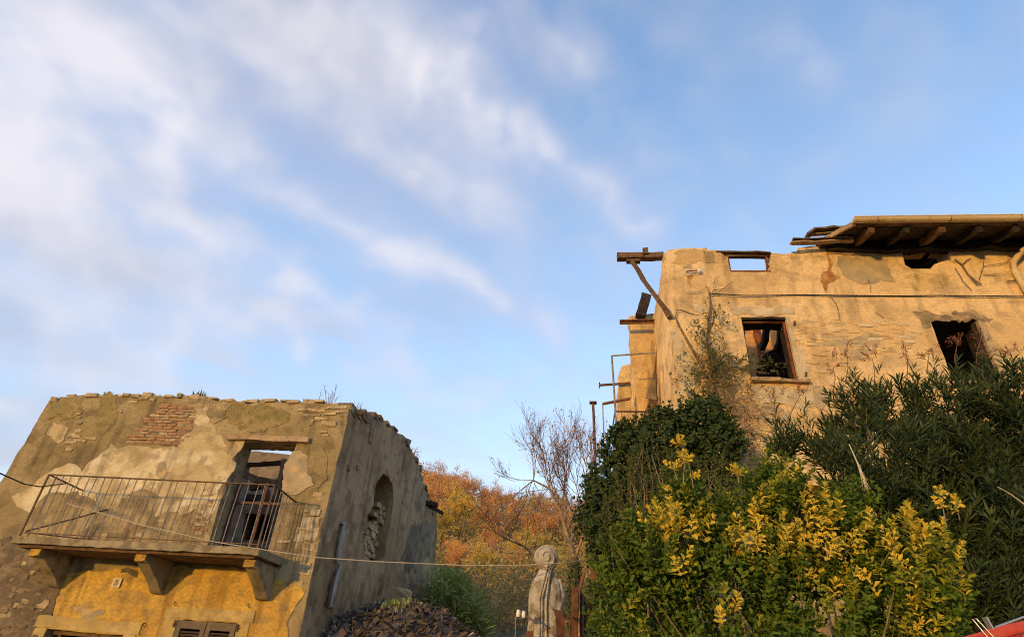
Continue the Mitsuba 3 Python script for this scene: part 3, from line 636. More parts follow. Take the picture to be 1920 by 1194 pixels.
for (a, b, va, vb, w) in (([(-4.007,5.685), (-2.489,5.325)], None, 3.2, 3.5, .16), ([(-3.418,5.572), (-2.928,4.991)], None, 3.3, 3.3, .12), ([(-2.995,6.131), (-2.876,4.969)], None, 3.4, 3.4, .10), ([(-3.786,5.397), (-2.756,5.638)], None, 3.6, 3.6, .14)):
    part(house, 'fallen_beam', beam(L.pt(a[0][0], va, a[0][1]), L.pt(a[1][0], vb, a[1][1]), w, w, seed=int(w * 100)), 'm_timber', label='fallen roof timber seen through the door')

# things fixed to it
plq = thing('house_number_plaque', 'small pale marble house number tile on the yellow wall', 'plaque')
PQ = [(-3.725,2.737), (-3.568,2.728), (-3.552,2.551), (-3.725,2.556)]
pu, pz = (PQ[0][0] + PQ[2][0]) / 2, (PQ[0][1] + PQ[2][1]) / 2
pc = L.pt(pu, -.045, pz)
pc = pc + disp(pc)
hw, hh = .085, .085
tile = m3.CrossSection([[(-hw, -hh), (hw, -hh), (hw, hh), (-hw, hh)]]).offset(-.006, m3.JoinType.Round).extrude(.014)
Mq = np.eye(4); Mq[:3, 0], Mq[:3, 1], Mq[:3, 2], Mq[:3, 3] = L.u, Z3, L.n, pc
tq = tile.to_mesh(); tv = np.asarray(tq.vert_properties)[:, :3]
part(plq, 'tile', (tv @ Mq[:3, :3].T + pc, np.asarray(tq.tri_verts)), 'm_marble')
tm = meshkit.text_mesh('8', .085, .004, bold=True)
tv = np.array(tm.vertices); tv[:, :2] -= (tv[:, :2].max(0) + tv[:, :2].min(0)) / 2; tv[:, 2] += .012
part(plq, 'numeral', (tv @ Mq[:3, :3].T + pc, tm.faces), 'm_ink')
a = np.linspace(0, 2 * np.pi, 25)
ring = [pc + L.u * .044 * np.cos(t) + Z3 * .066 * np.sin(t) + L.n * .014 for t in a]
part(plq, 'border', tube(ring, .0035, 4), 'm_ink')

dp = thing('downpipe', 'broken grey zinc downpipe pieces fixed to the shaded gable wall', 'pipe')
PP = [(0.866,4.028), (0.859,3.910), (0.867,3.624), (0.915,3.279), (0.902,3.041), (0.858,2.858), (0.883,2.652), (0.858,2.529)]
pl = [S.pt(a, -.05 - .02 * (k % 2), b) for k, (a, b) in enumerate(PP)]
part(dp, 'pipe', tube(pl[:4], [.055, .06, .062, .058], 8), 'm_zinc', True)
part(dp, 'pipe', tube([p + S.u * .12 for p in pl[3:]], [.05, .06, .06, .055, .05], 8), 'm_zinc', True)
part(dp, 'pipe', tube([p + S.u * -.03 - Z3 * .1 for p in pl[3:-1]], [.03, .035, .03, .03], 6), 'm_iron', True)
part(dp, 'bracket', beam(pl[0] + S.u * .12, pl[0] - S.u * .12, .05, .05), 'm_zinc')
for (u, z) in ((PP[2][0] + .06, PP[2][1]), (PP[5][0] + .1, PP[5][1])): part(dp, 'clip', beam(S.pt(u - .12, -.03, z), S.pt(u + .14, -.03, z), .03, .09), 'm_rust')

# ------------------------------------------------------------------ the derelict ochre farmhouse on the right
R = Frame((5.16085, 10.30052), -7.5)
RS = Frame(tuple((R.o - R.u * 1.80)[:2]), -97.5)       # its left flank, u towards the street
farm = thing('derelict_farmhouse', 'tall ochre farmhouse with empty windows and half its roof gone', 'house')
RT = [(-1.766,10.131), (-1.589,10.254), (-1.132,10.281), (-0.688,10.214), (-0.538,10.090), (-0.405,10.027)]
RT2 = [(0.563,10.142), (0.714,10.079), (0.940,10.062), (1.136,10.197), (1.378,10.271), (1.666,10.284), (1.896,10.190)]
N0, N1 = [(-0.406,9.652), (0.483,9.648)]
ro = [(-1.8, -.3), (9.5, -.3), (9.5, 10.35), (1.95, 10.35)] + rag(RT2[::-1], .02, .15, 31, closed=False) + [(N1[0], N1[1]), (N0[0], N0[1])] + rag(RT[::-1], .02, .15, 32, closed=False)
ro[-1] = (-1.8, RT[0][1])
W1 = [(-.335, 6.955), (.60, 6.955), (.60, 8.43), (-.335, 8.43)]
W2 = [(3.40, 6.955), (4.30, 6.955), (4.30, 8.44), (3.40, 8.44)]
HO = rag([(3.402,10.346), (3.308,9.997), (3.334,9.819), (3.406,9.720), (3.548,9.696), (3.821,9.708), (3.902,9.816), (4.045,9.881), (4.183,9.930), (4.228,9.997), (4.331,10.336)], .012, .12, 33)
W0 = [(-.3, 3.2), (.6, 3.2), (.6, 4.9), (-.3, 4.9)]
fw = part(farm, 'front_wall', slab(R, ro, [W1, W2, HO, W0], 0, .5, .12), 'm_ochre', 40, label='sunlit ochre plaster wall')
fp = lambda poly, m, t, s, **k: patch(fw, R, poly, m, t, seed=s, **k)
fp([(1.967,10.014), (2.976,9.980), (3.015,9.838), (2.956,9.705), (3.019,9.476), (2.976,9.267), (2.863,9.347), (2.674,9.380), (2.544,9.251), (2.198,9.252), (1.997,9.349), (1.926,9.479), (1.865,9.778)], 'm_grey_brown', .012, 101, amp=.02, label='bare grey brown plaster patch under the eaves')  # raised patch, greyer brown than the ochre around it
fp([(3.167,9.475), (3.301,9.427), (3.400,9.346), (3.252,9.251), (3.153,9.156), (3.329,9.093), (3.990,9.218), (4.140,9.473), (3.864,9.603), (3.374,9.605)], 'm_ochre_worn', .008, 102, amp=.02)
fp([(1.214,8.036), (1.537,7.988), (1.763,7.890), (2.141,8.096), (2.445,7.998), (2.206,7.696), (1.985,7.450), (1.673,7.494), (1.461,7.637), (1.266,7.684)], 'm_grey_brown', .010, 103, amp=.03)  # greyer raised patch between the two windows
fp([(-0.537,8.645), (-0.003,8.676), (0.761,8.622), (0.758,8.483), (-0.263,8.460), (-0.518,8.436)], 'm_lime', .012, 104)
fp([(-1.303,8.757), (-1.149,8.798), (-0.969,8.729), (-1.011,8.557), (-1.179,8.500), (-1.284,8.613)], 'm_lime', .022, 105)
fp([(-1.817,8.104), (-1.692,8.215), (-1.605,7.887), (-1.463,7.465), (-1.311,7.210), (-1.539,6.661), (-1.810,6.510), (-1.779,7.152), (-1.805,7.671)], 'm_lime', .012, 106)
fp([(-0.491,6.828), (0.436,6.822), (0.798,6.758), (0.942,6.857), (0.906,6.478), (0.510,6.330), (0.081,6.459), (-0.301,6.403), (-0.405,6.542)], 'm_lime', .012, 107)
fp([(-0.266,6.357), (-0.043,6.456), (0.338,6.280), (0.199,5.960), (-0.099,5.863), (-0.185,6.084)], 'm_grey_brown', .012, 108)
fp([(0.777,6.771), (0.975,6.867), (1.047,6.640), (0.874,6.368), (0.734,6.453)], 'm_grey_brown', .016, 109)
fp([(1.548,9.562), (1.671,9.620), (1.729,9.475), (1.877,9.446), (1.824,9.303), (1.631,9.219), (1.546,9.023), (1.482,9.135)], 'm_rust_stain', .006, 110, amp=.02)
fp([(1.812,10.185), (1.880,10.184), (1.756,9.561), (1.659,9.562)], 'm_rust_stain', .004, 111, amp=.015)
fp([(3.194,8.569), (3.436,8.623), (4.256,8.627), (4.506,8.524), (4.577,8.320), (4.483,8.218), (4.322,8.394), (3.423,8.435), (3.305,8.310), (3.182,8.309)], 'm_soot', .006, 112, amp=.03)
fp([(0.560,7.675), (0.801,7.629), (0.858,7.288), (0.782,7.002), (0.601,6.999), (0.610,7.381)], 'm_lime', .010, 113)
fp([(-1.635,9.818), (-1.505,10.203), (-0.804,10.229), (-0.569,10.130), (-0.558,9.812), (-1.042,9.846)], 'm_ochre_worn', .008, 114, amp=.03)
fp([(0.609,10.134), (0.743,10.102), (0.704,9.742), (0.555,9.391), (0.493,9.566)], 'm_ochre_worn', .004, 115, amp=.03)
# rubble stones showing through the worn plaster
stp = [Polygon([(0.685,8.370), (3.286,8.387), (3.067,7.904), (2.343,7.600), (1.548,7.299), (0.843,7.003), (0.833,7.580), (0.633,8.082)]), Polygon([(-0.453,6.741), (-0.067,6.635), (0.215,5.982), (-0.162,5.450), (-0.667,5.231), (-0.711,5.956)])]
for k in range(900):
    pg = stp[k % 3 == 0]
    bb = pg.bounds
    u, z = rng.uniform(bb[0], bb[2]), rng.uniform(bb[1], bb[3])
    if k < 300 and pg.contains(Point(u, z)) and not (3.2 < u < 4.5):
        wstone(fw, R, u, z, rng.uniform(.10, .34), rng.uniform(.03, .07), 'm_ochre' if rng.random() > .25 else 'm_lime', rng.uniform(.010, .028), .12, 'stone', .2)
u = -1.7
rt = np.array(RT + RT2)
while u < 1.6:
    w = rng.uniform(.15, .34)
    if not (N0[0] - .12 < u + w / 2 < N1[0] + .12):
        c = R.pt(u + w / 2, .2, np.interp(u + w / 2, rt[:, 0], rt[:, 1]) + .01)
        part(fw, 'coping_stone', stone(c, (w, .4, rng.uniform(.06, .11)), rng, R, .14), 'm_ochre')
    u += w
# attic opening: lintel plank, sill and jambs
ao = num(farm + '__attic_opening')
part(ao, 'lintel', join([beam(R.pt(N0[0] - .24, .06, 10.165), R.pt(N1[0] + .06, .06, 10.125), .20, .035, seed=2), beam(R.pt(N0[0] - .02, .09, 10.11), R.pt(N1[0] + .0, .09, 10.095), .10, .055, seed=3)]), 'm_timber')
part(ao, 'sill', beam(R.pt(N0[0] + .01, .04, N0[1] - .022), R.pt(N1[0] - .01, .04, N0[1] - .022), .10, .035), 'm_red_frame')
for uu in (N0[0] + .03, N1[0] - .03): part(ao, 'jamb', beam(R.pt(uu, .08, N0[1]), R.pt(uu, .08, 10.07), .10, .03, up=R.u), 'm_red_frame')
# middle window
m1 = num(farm + '__window'); labels[m1] = {'label': 'empty window with red brown frame and charred timbers inside'}
part(m1, 'frame', join([beam(R.pt(-.31, .13, 6.96), R.pt(-.31, .13, 8.38), .05, .06, seed=6), beam(R.pt(-.30, .13, 8.372), R.pt(.56, .13, 8.372), .06, .05, seed=7), beam(R.pt(.55, .10, 6.96), R.pt(.55, .10, 8.36), .03, .05)]), 'm_red_frame')
part(m1, 'sill', join([beam(R.pt(-.36, .03, 6.915), R.pt(.17, .03, 6.915), .36, .075, seed=8), beam(R.pt(.18, .03, 6.912), R.pt(.74, .03, 6.905), .34, .065, seed=9)]), 'm_timber_pale_lit_bar', label='split stone window sill')
part(m1, 'reveal', slab(R, [(.572, 6.94), (.655, 6.94), (.655, 8.44), (.572, 8.44)], (), -.018, .34, .1, .3), 'm_lime', 40)
for zz in (8.3, 7.12): part(m1, 'hinge', beam(R.pt(.72, -.06, zz), R.pt(.70, -.03, zz - .09), .025, .03), 'm_rust')
part(m1, 'timber_lintel', beam(R.pt(-.33, .26, 8.405), R.pt(.595, .26, 8.40), .46, .05, seed=61), 'm_black_timber')
part(m1, 'jamb_lining', beam(R.pt(.582, .27, 6.96), R.pt(.582, .27, 8.37), .40, .03, up=R.u), 'm_black_timber', label='near black lining of the right jamb')  # near-black board covering the right reveal
m2 = num(farm + '__window'); labels[m2] = {'label': 'blackened empty window half hidden by the oleander'}
part(m2, 'reveal', slab(R, [(4.272, 6.94), (4.40, 6.94), (4.40, 8.45), (4.272, 8.45)], (), -.015, .34, .1, .3), 'm_grey_brown', 40)
part(m2, 'frame', join([beam(R.pt(3.44, .14, 6.96), R.pt(3.44, .14, 8.40), .05, .06), beam(R.pt(3.43, .14, 8.39), R.pt(4.26, .14, 8.39), .06, .04), beam(R.pt(4.25, .14, 6.96), R.pt(4.25, .14, 8.36), .05, .06)]), 'm_black_timber')
part(m2, 'sill', beam(R.pt(3.3, .03, 6.915), R.pt(4.45, .03, 6.915), .34, .07, seed=10), 'm_timber_pale_lit_bar')
part(m2, 'timber_lintel', beam(R.pt(3.405, .26, 8.41), R.pt(4.295, .26, 8.41), .46, .05, seed=62), 'm_black_timber')
part(m2, 'jamb_lining', beam(R.pt(4.283, .27, 6.96), R.pt(4.283, .27, 8.37), .40, .03, up=R.u), 'm_black_timber')  # near-black board over this reveal too
# left flank with its broken edge
FT = [(-1.766,10.131), (-1.869,10.039)]
fl = [(-.08, -.3), (-.09, 10.05), (-.5, 10.0), (-1.0, 9.86), (-1.5, 9.92), (-2.1, 9.86), (-2.42, 9.7), (-2.45, 8.6), (-2.52, 6.0), (-2.55, -.3)]
part(farm, 'flank_wall', slab(RS, rag(fl, .03, .2, 41), (), -.006, .45, .12), 'm_ochre', 40, label='broken left flank wall of the farmhouse')
# standing stumps of the rear walls
SA = [(-2.417,10.123), (-1.797,10.160), (-2.071,5.666), (-2.597,5.647)]
SB = [(-2.516,9.687), (-2.223,9.692), (-2.356,6.541), (-2.690,6.530)]
fl2 = part(farm, 'rear_wall', slab(R, rag([(SA[0][0] + .04, 3), (.2, 3), (-.9, SA[0][1] - 1.2), (-1.2, SA[0][1] - .1), (SA[1][0], SA[1][1]), (SA[0][0] + .03, SA[0][1])], .025, .2, 42), (), 2.6, .5, .12), 'm_ochre', 40, label='orange stump of a rear cross wall')
part(farm, 'rear_wall', slab(R, rag([(SB[3][0] - .08, 2), (SB[2][0] + .4, 2), (SB[1][0] + .4, SB[0][1] - .2), (SB[1][0], SB[1][1]), (SB[0][0], SB[0][1] - .05), (SB[0][0] - .12, SB[0][1] - 1.2)], .02, .2, 43), (), 4.6, .45, .14), 'm_ochre', 40, label='far stump of a rear wall')
part(farm, 'leaning_slab', slab(R, [(-1.892,9.132), (-2.231,8.219), (-2.437,7.362), (-2.548,6.819), (-2.339,6.824), (-2.086,7.370), (-1.896,8.225), (-1.772,9.134)], (), 2.2, .12, .12, .6), 'm_ochre_worn', 40, label='pale slab leaning between the walls')
part(farm, 'dark_opening_sheet', slab(R, [(-1.919,8.166), (-2.187,7.394), (-1.935,7.332)], (), 1.9, .04, .2, 0), 'm_inner_grey')  # dark triangular sheet standing in for an opening in the flank
part(farm, 'roof_beam', beam(R.pt(-1.75, .4, [(-1.797,10.382)][0][1]), R.pt([(-2.836,10.358)][0][0], .4, [(-2.836,10.358)][0][1]), .17, .15, seed=11), 'm_timber', label='weathered roof beam jutting left over the corner')
part(farm, 'roof_beam', beam(R.pt(-2.62, .40, [(-2.552,10.228)][0][1]), R.pt(-2.3, .40, [(-2.552,10.228)][0][1]), .13, .07, seed=12), 'm_timber')
g0 = [(-2.163,10.515), (-2.066,10.677)]
part(farm, 'roof_beam', beam(R.pt(g0[0][0] - .02, .25, g0[0][1] - .08), R.pt(g0[0][0] + .08, .9, g0[0][1] + .20), .13, .14, seed=13), 'm_timber')
br = [(-2.504,10.228)] + [(-2.280,9.574)] + [(-2.006,8.915)] + [(-1.816,8.350)]
part(farm, 'brace', join([beam(R.pt(br[i][0], .38 - .15 * i, br[i][1]), R.pt(br[i + 1][0], .38 - .15 * (i + 1), br[i + 1][1]), .095, .095, seed=20 + i) for i in range(3)]), 'm_timber', label='crooked diagonal brace under the beam')
kb = [(-1.933,10.593), (-2.036,10.250), (-2.135,9.931)]
part(farm, 'charred_post', join([beam(R.pt(kb[i][0], 2.4, kb[i][1]), R.pt(kb[i + 1][0], 2.4, kb[i + 1][1]), .25, .25, seed=30 + i) for i in range(2)]), 'm_black_timber', label='charred black post behind the flank wall')
ib = [(-2.683,9.654), (-1.909,9.692)]
part(farm, 'iron_girder', join([beam(R.pt(ib[0][0], 2.2, ib[0][1]), R.pt(ib[1][0] + .3, 2.2, ib[1][1]), .15, .04), beam(R.pt(ib[0][0], 2.2, ib[0][1] - .04), R.pt(ib[1][0] + .3, 2.2, ib[1][1] - .04), .03, .08)]), 'm_rust')
# inside: sunlit cross wall, floors, charred timbers, dark room on the right
part(farm, 'inner_wall', slab(R, rag([(-1.3, 3), (3.2, 3), (3.2, 11.3), (1.6, 11.6), (.4, 11.7), (-.6, 11.2), (-1.2, 10.2)], .03, .2, 44), (), 3.9, .4, .15), 'm_inner', 40, label='orange stone wall inside the shell')
ck = [(1.170,10.690), (1.279,9.525)]
part(farm, 'inner_post', beam(R.pt(ck[0][0], 3.75, ck[0][1]), R.pt(ck[1][0], 3.75, ck[1][1] - 1), .13, .13, seed=33), 'm_red_frame')
part(farm, 'room_floor', slab(R, [(-1.3, 6.3), (9.4, 6.3), (9.4, 6.5), (-1.3, 6.5)], (), .5, 3.4, .4, .3), 'm_timber', 40)
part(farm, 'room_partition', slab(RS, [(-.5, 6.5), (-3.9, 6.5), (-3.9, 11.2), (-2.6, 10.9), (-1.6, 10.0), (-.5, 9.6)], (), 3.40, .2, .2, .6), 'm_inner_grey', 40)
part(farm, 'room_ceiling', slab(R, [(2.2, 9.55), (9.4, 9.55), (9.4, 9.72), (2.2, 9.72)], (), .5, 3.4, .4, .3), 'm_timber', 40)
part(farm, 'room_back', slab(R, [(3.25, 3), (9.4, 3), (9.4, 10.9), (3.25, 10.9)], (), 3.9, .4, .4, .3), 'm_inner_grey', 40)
for k, (q, va, vb, w) in enumerate((([(0.939,9.604), (0.791,8.991)], 1.6, 2.4, .13), ([(0.427,9.725), (1.468,9.685)], 2.2, 2.2, .2), ([(1.259,9.544), (1.214,8.996)], 1.8, 2.6, .12), ([(1.570,9.919), (1.435,8.858)], 2.2, 2.9, .34), ([(1.661,9.858), (1.536,8.337)], 2.3, 2.5, .40), ([(0.779,8.728), (1.319,9.068)], 2.4, 2.6, .14), ([(1.189,9.128), (0.962,8.523)], 2.4, 2.6, .08), ([(0.845,8.573), (1.511,8.974)], 2.5, 2.7, .34), ([(0.711,8.364), (1.568,8.585)], 2.5, 2.7, .34), ([(0.934,8.574), (1.606,8.794)], 2.7, 2.8, .34), ([(0.007,8.975), (0.027,8.618)], .9, 1.4, .10))):
    part(farm, 'charred_timber', beam(R.pt(q[0][0], va, q[0][1]), R.pt(q[1][0], vb, q[1][1]), w, w, seed=50 + k), 'm_black_timber')

# what is left of the roof
roof = num(farm + '__roof'); labels[roof] = {'label': 'remaining tiled roof with gutter and exposed rafters'}
EV, EZ, SL = -.95, 10.14, .30                      # eaves line (v, z) and pitch
rz = lambda v: EZ + (v - EV) * SL
RU0 = 2.02
for k, u in enumerate((1.66, 2.34, 3.02, 3.72, 4.42, 5.12, 5.80, 6.5, 7.2, 7.9)):
    v0 = EV + .10 if k else -.15
    part(roof, 'rafter', beam(R.pt(u, v0, rz(v0) - .10), R.pt(u, 4.2 if k else 1.2, rz(4.2 if k else 1.2) - .10), .115, .14, seed=60 + k), 'm_timber' if k in (1, 3) else 'm_black_timber')  # mostly near-black, two rafters left brown
lk = 0
for v in np.arange(EV + .06, 4.2, .17):
    front_ = v < .7
    us = RU0 - (.0 if not front_ else max(0, (v - EV - .25)) * rng.uniform(.2, .75))
    part(roof, 'lath' if v < .9 else 'batten', beam(R.pt(us + rng.uniform(-.05, .02), v, rz(v) + .0), R.pt(9.4, v, rz(v) + .0), .12, .022, seed=70 + lk), 'm_timber' if v < EV + .2 else 'm_black_timber'); lk += 1  # near-black except the laths along the eaves edge
# broken laths at the torn end
for k, (q, w) in enumerate((([(0.935,10.234), (2.209,10.264)], .05), ([(0.893,10.170), (2.216,10.215)], .06), ([(1.333,10.450), (2.189,10.500)], .05), ([(0.987,10.241), (1.851,10.247)], .045), ([(1.523,10.324), (2.200,10.390)], .06), ([(1.626,10.343), (2.374,10.362)], .05), ([(1.825,10.176), (2.313,10.141)], .04), ([(1.764,10.101), (2.296,10.067)], .04), ([(1.129,10.188), (2.145,10.223)], .06), ([(1.269,10.317), (2.361,10.364)], .07))):
    v = -.35 + .05 * k
    part(roof, 'broken_lath', beam(R.pt(q[0][0], v, q[0][1]), R.pt(q[1][0], v, q[1][1]), .10, w * .6, seed=90 + k), 'm_timber_pale_lit_bar' if k % 3 else 'm_timber')
q = [(1.267,10.363), (1.440,10.499), (1.843,10.539), (2.126,10.551)]
part(roof, 'torn_edge', join([beam(R.pt(q[i][0], -.3, q[i][1]), R.pt(q[i + 1][0], -.3, q[i + 1][1]), .25, .05, seed=95 + i) for i in range(3)]), 'm_timber')
part(roof, 'torn_edge', beam(R.pt(RU0 - .03, EV, rz(EV) + .02), R.pt(RU0 - .40, -.1, rz(-.1) - .02), .05, .10, seed=98), 'm_timber_pale_lit_bar')
part(roof, 'decking', (np.array([R.pt(u, v, rz(v) + .03 + dz_) for dz_ in (0, .02) for u, v in ((RU0 - .02, EV + .05), (9.4, EV + .05), (9.4, 4.2), (RU0 - .3, 4.2))]), np.array([[0, 3, 2, 1], [4, 5, 6, 7], [0, 1, 5, 4], [1, 2, 6, 5], [2, 3, 7, 6], [3, 0, 4, 7]])), 'm_black_timber')
# clay pan tiles: rows of half round tiles running up the slope
def coppo(a, b, r0, r1, up, hollow=False):
    t = np.linspace(0, np.pi, 7)
    x = unit(np.cross(b - a, up)); n = unit(np.cross(x, b - a))
    V = []
    for P, r in ((a, r0), (b, r1)):
        for rr in (r, r - .014):
            V += [P + x * rr * math.cos(q_) + n * rr * .75 * math.sin(q_) for q_ in t]
    V = np.array(V); k = 7; f = []
    for i in range(k - 1):
        f += [[i, 2 * k + i, 2 * k + i + 1, i + 1], [k + i, k + i + 1, 3 * k + i + 1, 3 * k + i], [i, i + 1, k + i + 1, k + i], [2 * k + i, 3 * k + i, 3 * k + i + 1, 2 * k + i + 1]]
    return V, np.array(f + [[0, k, 3 * k, 2 * k], [k - 1, 3 * k - 1, 4 * k - 1, 2 * k - 1][::-1]])


def tri(m):
    v, f = m
    return trimesh.Trimesh(v, np.vstack([f[:, [0, 1, 2]], f[:, [0, 2, 3]]]), process=False)


rest = []
for i, u in enumerate(np.arange(RU0 + .12, 9.2, .19)):
    for j in range(11):
        v = EV + .02 + j * .36
        a, b = R.pt(u + rng.normal(0, .008), v, rz(v) + .085 + rng.normal(0, .006)), R.pt(u + rng.normal(0, .008), v + .45, rz(v + .45) + .075)
        tl_ = tri(coppo(a, b, .092, .075, Z3))
        if j < 2: part(roof, 'tile', tl_, 'm_tile')
        else: rest.append(tl_)
part(roof, 'tiles_beyond', join(rest), 'm_tile', kind='stuff')
gt_ = num(roof + '__gutter')
ga = np.linspace(np.pi, 2 * np.pi, 11)


def gutter(u0, u1):
    r = .085
    V, k = [], len(ga)
    for u in (u0, u1):
        for rr in (r, r - .006):
            V += [R.pt(u, EV - .06 + rr * math.cos(t), EZ + .075 + rr * math.sin(t)) for t in ga]
    V = np.array(V); f = []
    for i in range(k - 1):
        f += [[i, i + 1, 2 * k + i + 1, 2 * k + i], [k + i, 3 * k + i, 3 * k + i + 1, k + i + 1], [i, k + i, k + i + 1, i + 1], [2 * k + i, 2 * k + i + 1, 3 * k + i + 1, 3 * k + i]]
    return tri((V, np.array(f + [[0, 2 * k, 3 * k, k], [k - 1, 2 * k - 1, 4 * k - 1, 3 * k - 1]])))


part(roof, 'gutter', join([gutter(1.93, 9.4), tri((np.array([R.pt(1.93 + d_, EV - .06 + .085 * math.cos(t), EZ + .075 + .085 * math.sin(t)) for d_ in (0, .004) for t in (np.pi, 1.33 * np.pi, 1.67 * np.pi, 2 * np.pi)]), np.array([[0, 1, 2, 3], [4, 7, 6, 5], [0, 3, 7, 4], [0, 4, 5, 1]]))), beam(R.pt(1.94, EV - .148, EZ + .077), R.pt(9.4, EV - .148, EZ + .077), .018, .018)]), 'm_gutter', 50, label='cream half round gutter')
for u in (2.40, 3.80, 5.12, 6.5): part(roof, 'gutter_strap', tube([R.pt(u, EV + .03, EZ + .09), R.pt(u, EV - .155, EZ + .085), R.pt(u, EV - .13, EZ + .0), R.pt(u, EV - .06, EZ - .018), R.pt(u, EV + .03, EZ + .03)], .007, 5), 'm_rust')
part(roof, 'wall_plate', beam(R.pt(1.75, -.02, 10.22), R.pt(9.4, -.02, 10.22), .2, .18, seed=77), 'm_black_timber')
# downspout swan neck at the right
dsp = num(farm + '__downspout')
q = [(5.509,9.962), (5.376,9.763), (5.337,9.539), (5.396,8.812)]
part(farm, 'downspout', join([tube([R.pt(q[0][0] + .55, EV, EZ + .0), R.pt(q[0][0] + .5, EV + .1, EZ - .1), R.pt(q[0][0] + .1, -.2, q[0][1] + .05), R.pt(q[1][0], -.1, q[1][1]), R.pt(q[2][0], -.1, q[2][1]), R.pt(q[3][0], -.1, q[3][1]), R.pt(q[3][0] + .25, -.1, q[3][1] - .6), R.pt(q[3][0] + .3, -.1, 1)], .065, 10)]), 'm_gutter', True, label='cream downspout bent at the eaves')
# iron anchor with rust run, small niche, stubs and cracks
q = [(-1.233,9.596), (-1.118,9.581), (-1.349,9.597)]
ins = thing('wall_bracket', 'rusty cable bracket with a white insulator on the ochre wall', 'bracket')
part(ins, 'plate', slab(R, rag([(q[2][0] - .06, q[0][1] - .08), (q[1][0] + .12, q[0][1] - .09), (q[1][0] + .14, q[0][1] + .07), (q[2][0] - .05, q[0][1] + .09)], .01, .08, 51), (), -.012, .03, .1), 'm_lime', 40)
part(ins, 'insulator', tube([R.pt(q[1][0] + .03, .0, q[0][1] - .01), R.pt(q[1][0] + .03, -.09, q[0][1] - .01), R.pt(q[1][0] + .03, -.12, q[0][1] - .01)], [.05, .055, .03], 10), 'm_white', True)
part(ins, 'rod', tube([R.pt(q[2][0], .02, q[0][1]), R.pt(q[2][0] - .0, -.08, q[0][1] - .02), R.pt(q[1][0], -.10, q[0][1] - .01)], .014, 6), 'm_rust', True)
fp([(-1.375,9.567), (-1.236,9.567), (-1.308,9.174), (-1.332,9.160), (-1.349,9.347)], 'm_rust_stain', .005, 52, amp=.01)
fp([(-1.402,9.792), (-1.226,9.791), (-1.217,9.641), (-1.427,9.642)], 'm_grey_brown', .008, 53, amp=.01)
fp([(-1.453,9.088), (-1.246,9.103), (-1.067,9.074), (-1.097,9.003), (-1.436,9.017)], 'm_grey_brown', .012, 54, amp=.006)
# cable along the front
CA = [(-0.918,8.990), (-0.750,8.976), (-0.140,8.949), (0.963,8.965), (2.036,8.939), (3.095,8.941), (3.724,8.956), (4.129,8.929), (4.748,8.944), (5.451,8.932), (6.144,8.920)]
single('wall_cable', join([tube([R.pt(a, -.045, b) for a, b in CA], .012, 5), tube([R.pt(a, -.055, b + .012 * math.sin(i * 2.1)) for i, (a, b) in enumerate(CA)], .008, 5)]), 'm_cable_dark', 'dark cable run straight across the ochre wall above the windows', 'cable', smooth=True)

# balcony ironwork left of the farmhouse
rl = thing('iron_railing', 'thin grey balcony railing left hanging beside the farmhouse', 'railing')
q = [(-2.979,8.106), (-2.946,7.124), (-2.926,6.226), (-1.983,8.204), (-1.952,6.741), (-2.946,6.729)]
part(rl, 'post', tube([R.pt(a, 1.2, b) for a, b in (q[0], q[1], q[2])], .022, 6), 'm_iron_grey', True)
part(rl, 'top_rail', beam(R.pt(*[q[0][0], 1.2, q[0][1]]), R.pt(q[3][0], 1.2, q[3][1]), .03, .03), 'm_iron_grey')
part(rl, 'lower_rail', beam(R.pt(q[5][0], 1.2, q[5][1]), R.pt(q[4][0], 1.2, q[4][1]), .03, .03), 'm_iron')
for (x0, x1) in ((1, 0),):
    for k in range(5):
        a = .2 + k * .34
        part(rl, 'baluster', beam(R.pt(q[2][0] + .0, 1.2 + a, 6.3), R.pt(q[2][0] - .0, 1.2 + a, 5.2), .014, .014), 'm_iron_grey')
        part(rl, 'baluster', beam(R.pt(q[5][0] + .14 * (k + 1), 1.2, q[5][1]), R.pt(q[5][0] + .14 * (k + 1), 1.2, q[5][1] - .9), .014, .014), 'm_iron_grey')
part(rl, 'side_rail', beam(R.pt(q[5][0], 1.2, q[5][1]), R.pt(q[5][0], 3.2, q[5][1] + .0), .025, .025), 'm_iron_grey')
q = [(-3.105,7.873), (-2.170,7.985), (-3.087,6.676)]
r2 = thing('iron_railing', 'second short railing further back with a rusty top bar', 'railing')
part(r2, 'top_rail', beam(R.pt(q[0][0], 3.4, q[0][1]), R.pt(q[1][0] + .3, 3.0, q[1][1]), .05, .06), 'm_rust')
part(r2, 'post', beam(R.pt(q[0][0], 3.4, q[0][1]), R.pt(q[2][0], 3.4, q[2][1]), .03, .03), 'm_iron_grey')
q = [(-3.134,8.937), (-2.259,9.021)]
single('iron_stub', join([beam(R.pt(q[0][0], 4.5, q[0][1]), R.pt(q[1][0], 4.5, q[1][1]), .05, .06), beam(R.pt(q[0][0], 4.5, q[0][1] - .09), R.pt(q[0][0], 4.5, q[0][1] + .09), .03, .03)]), 'm_rust', 'rusty iron bar sticking out left of the rear wall stump', 'iron bar')
q = [(-3.435,6.641), (-3.419,6.120), (-3.399,5.016)]
pp = thing('rusty_pole', 'upright rusty pole with a flat cap beside the dark ivy', 'pole')
part(pp, 'shaft', tube([R.pt(a, .6, b) for a, b in q] + [R.pt(q[2][0], .6, .6)], .028, 8), 'm_rust', True)
part(pp, 'cap', beam(R.pt(q[0][0] - .075, .6, q[0][1] + .015), R.pt(q[0][0] + .075, .6, q[0][1] + .015), .12, .03), 'm_rust')


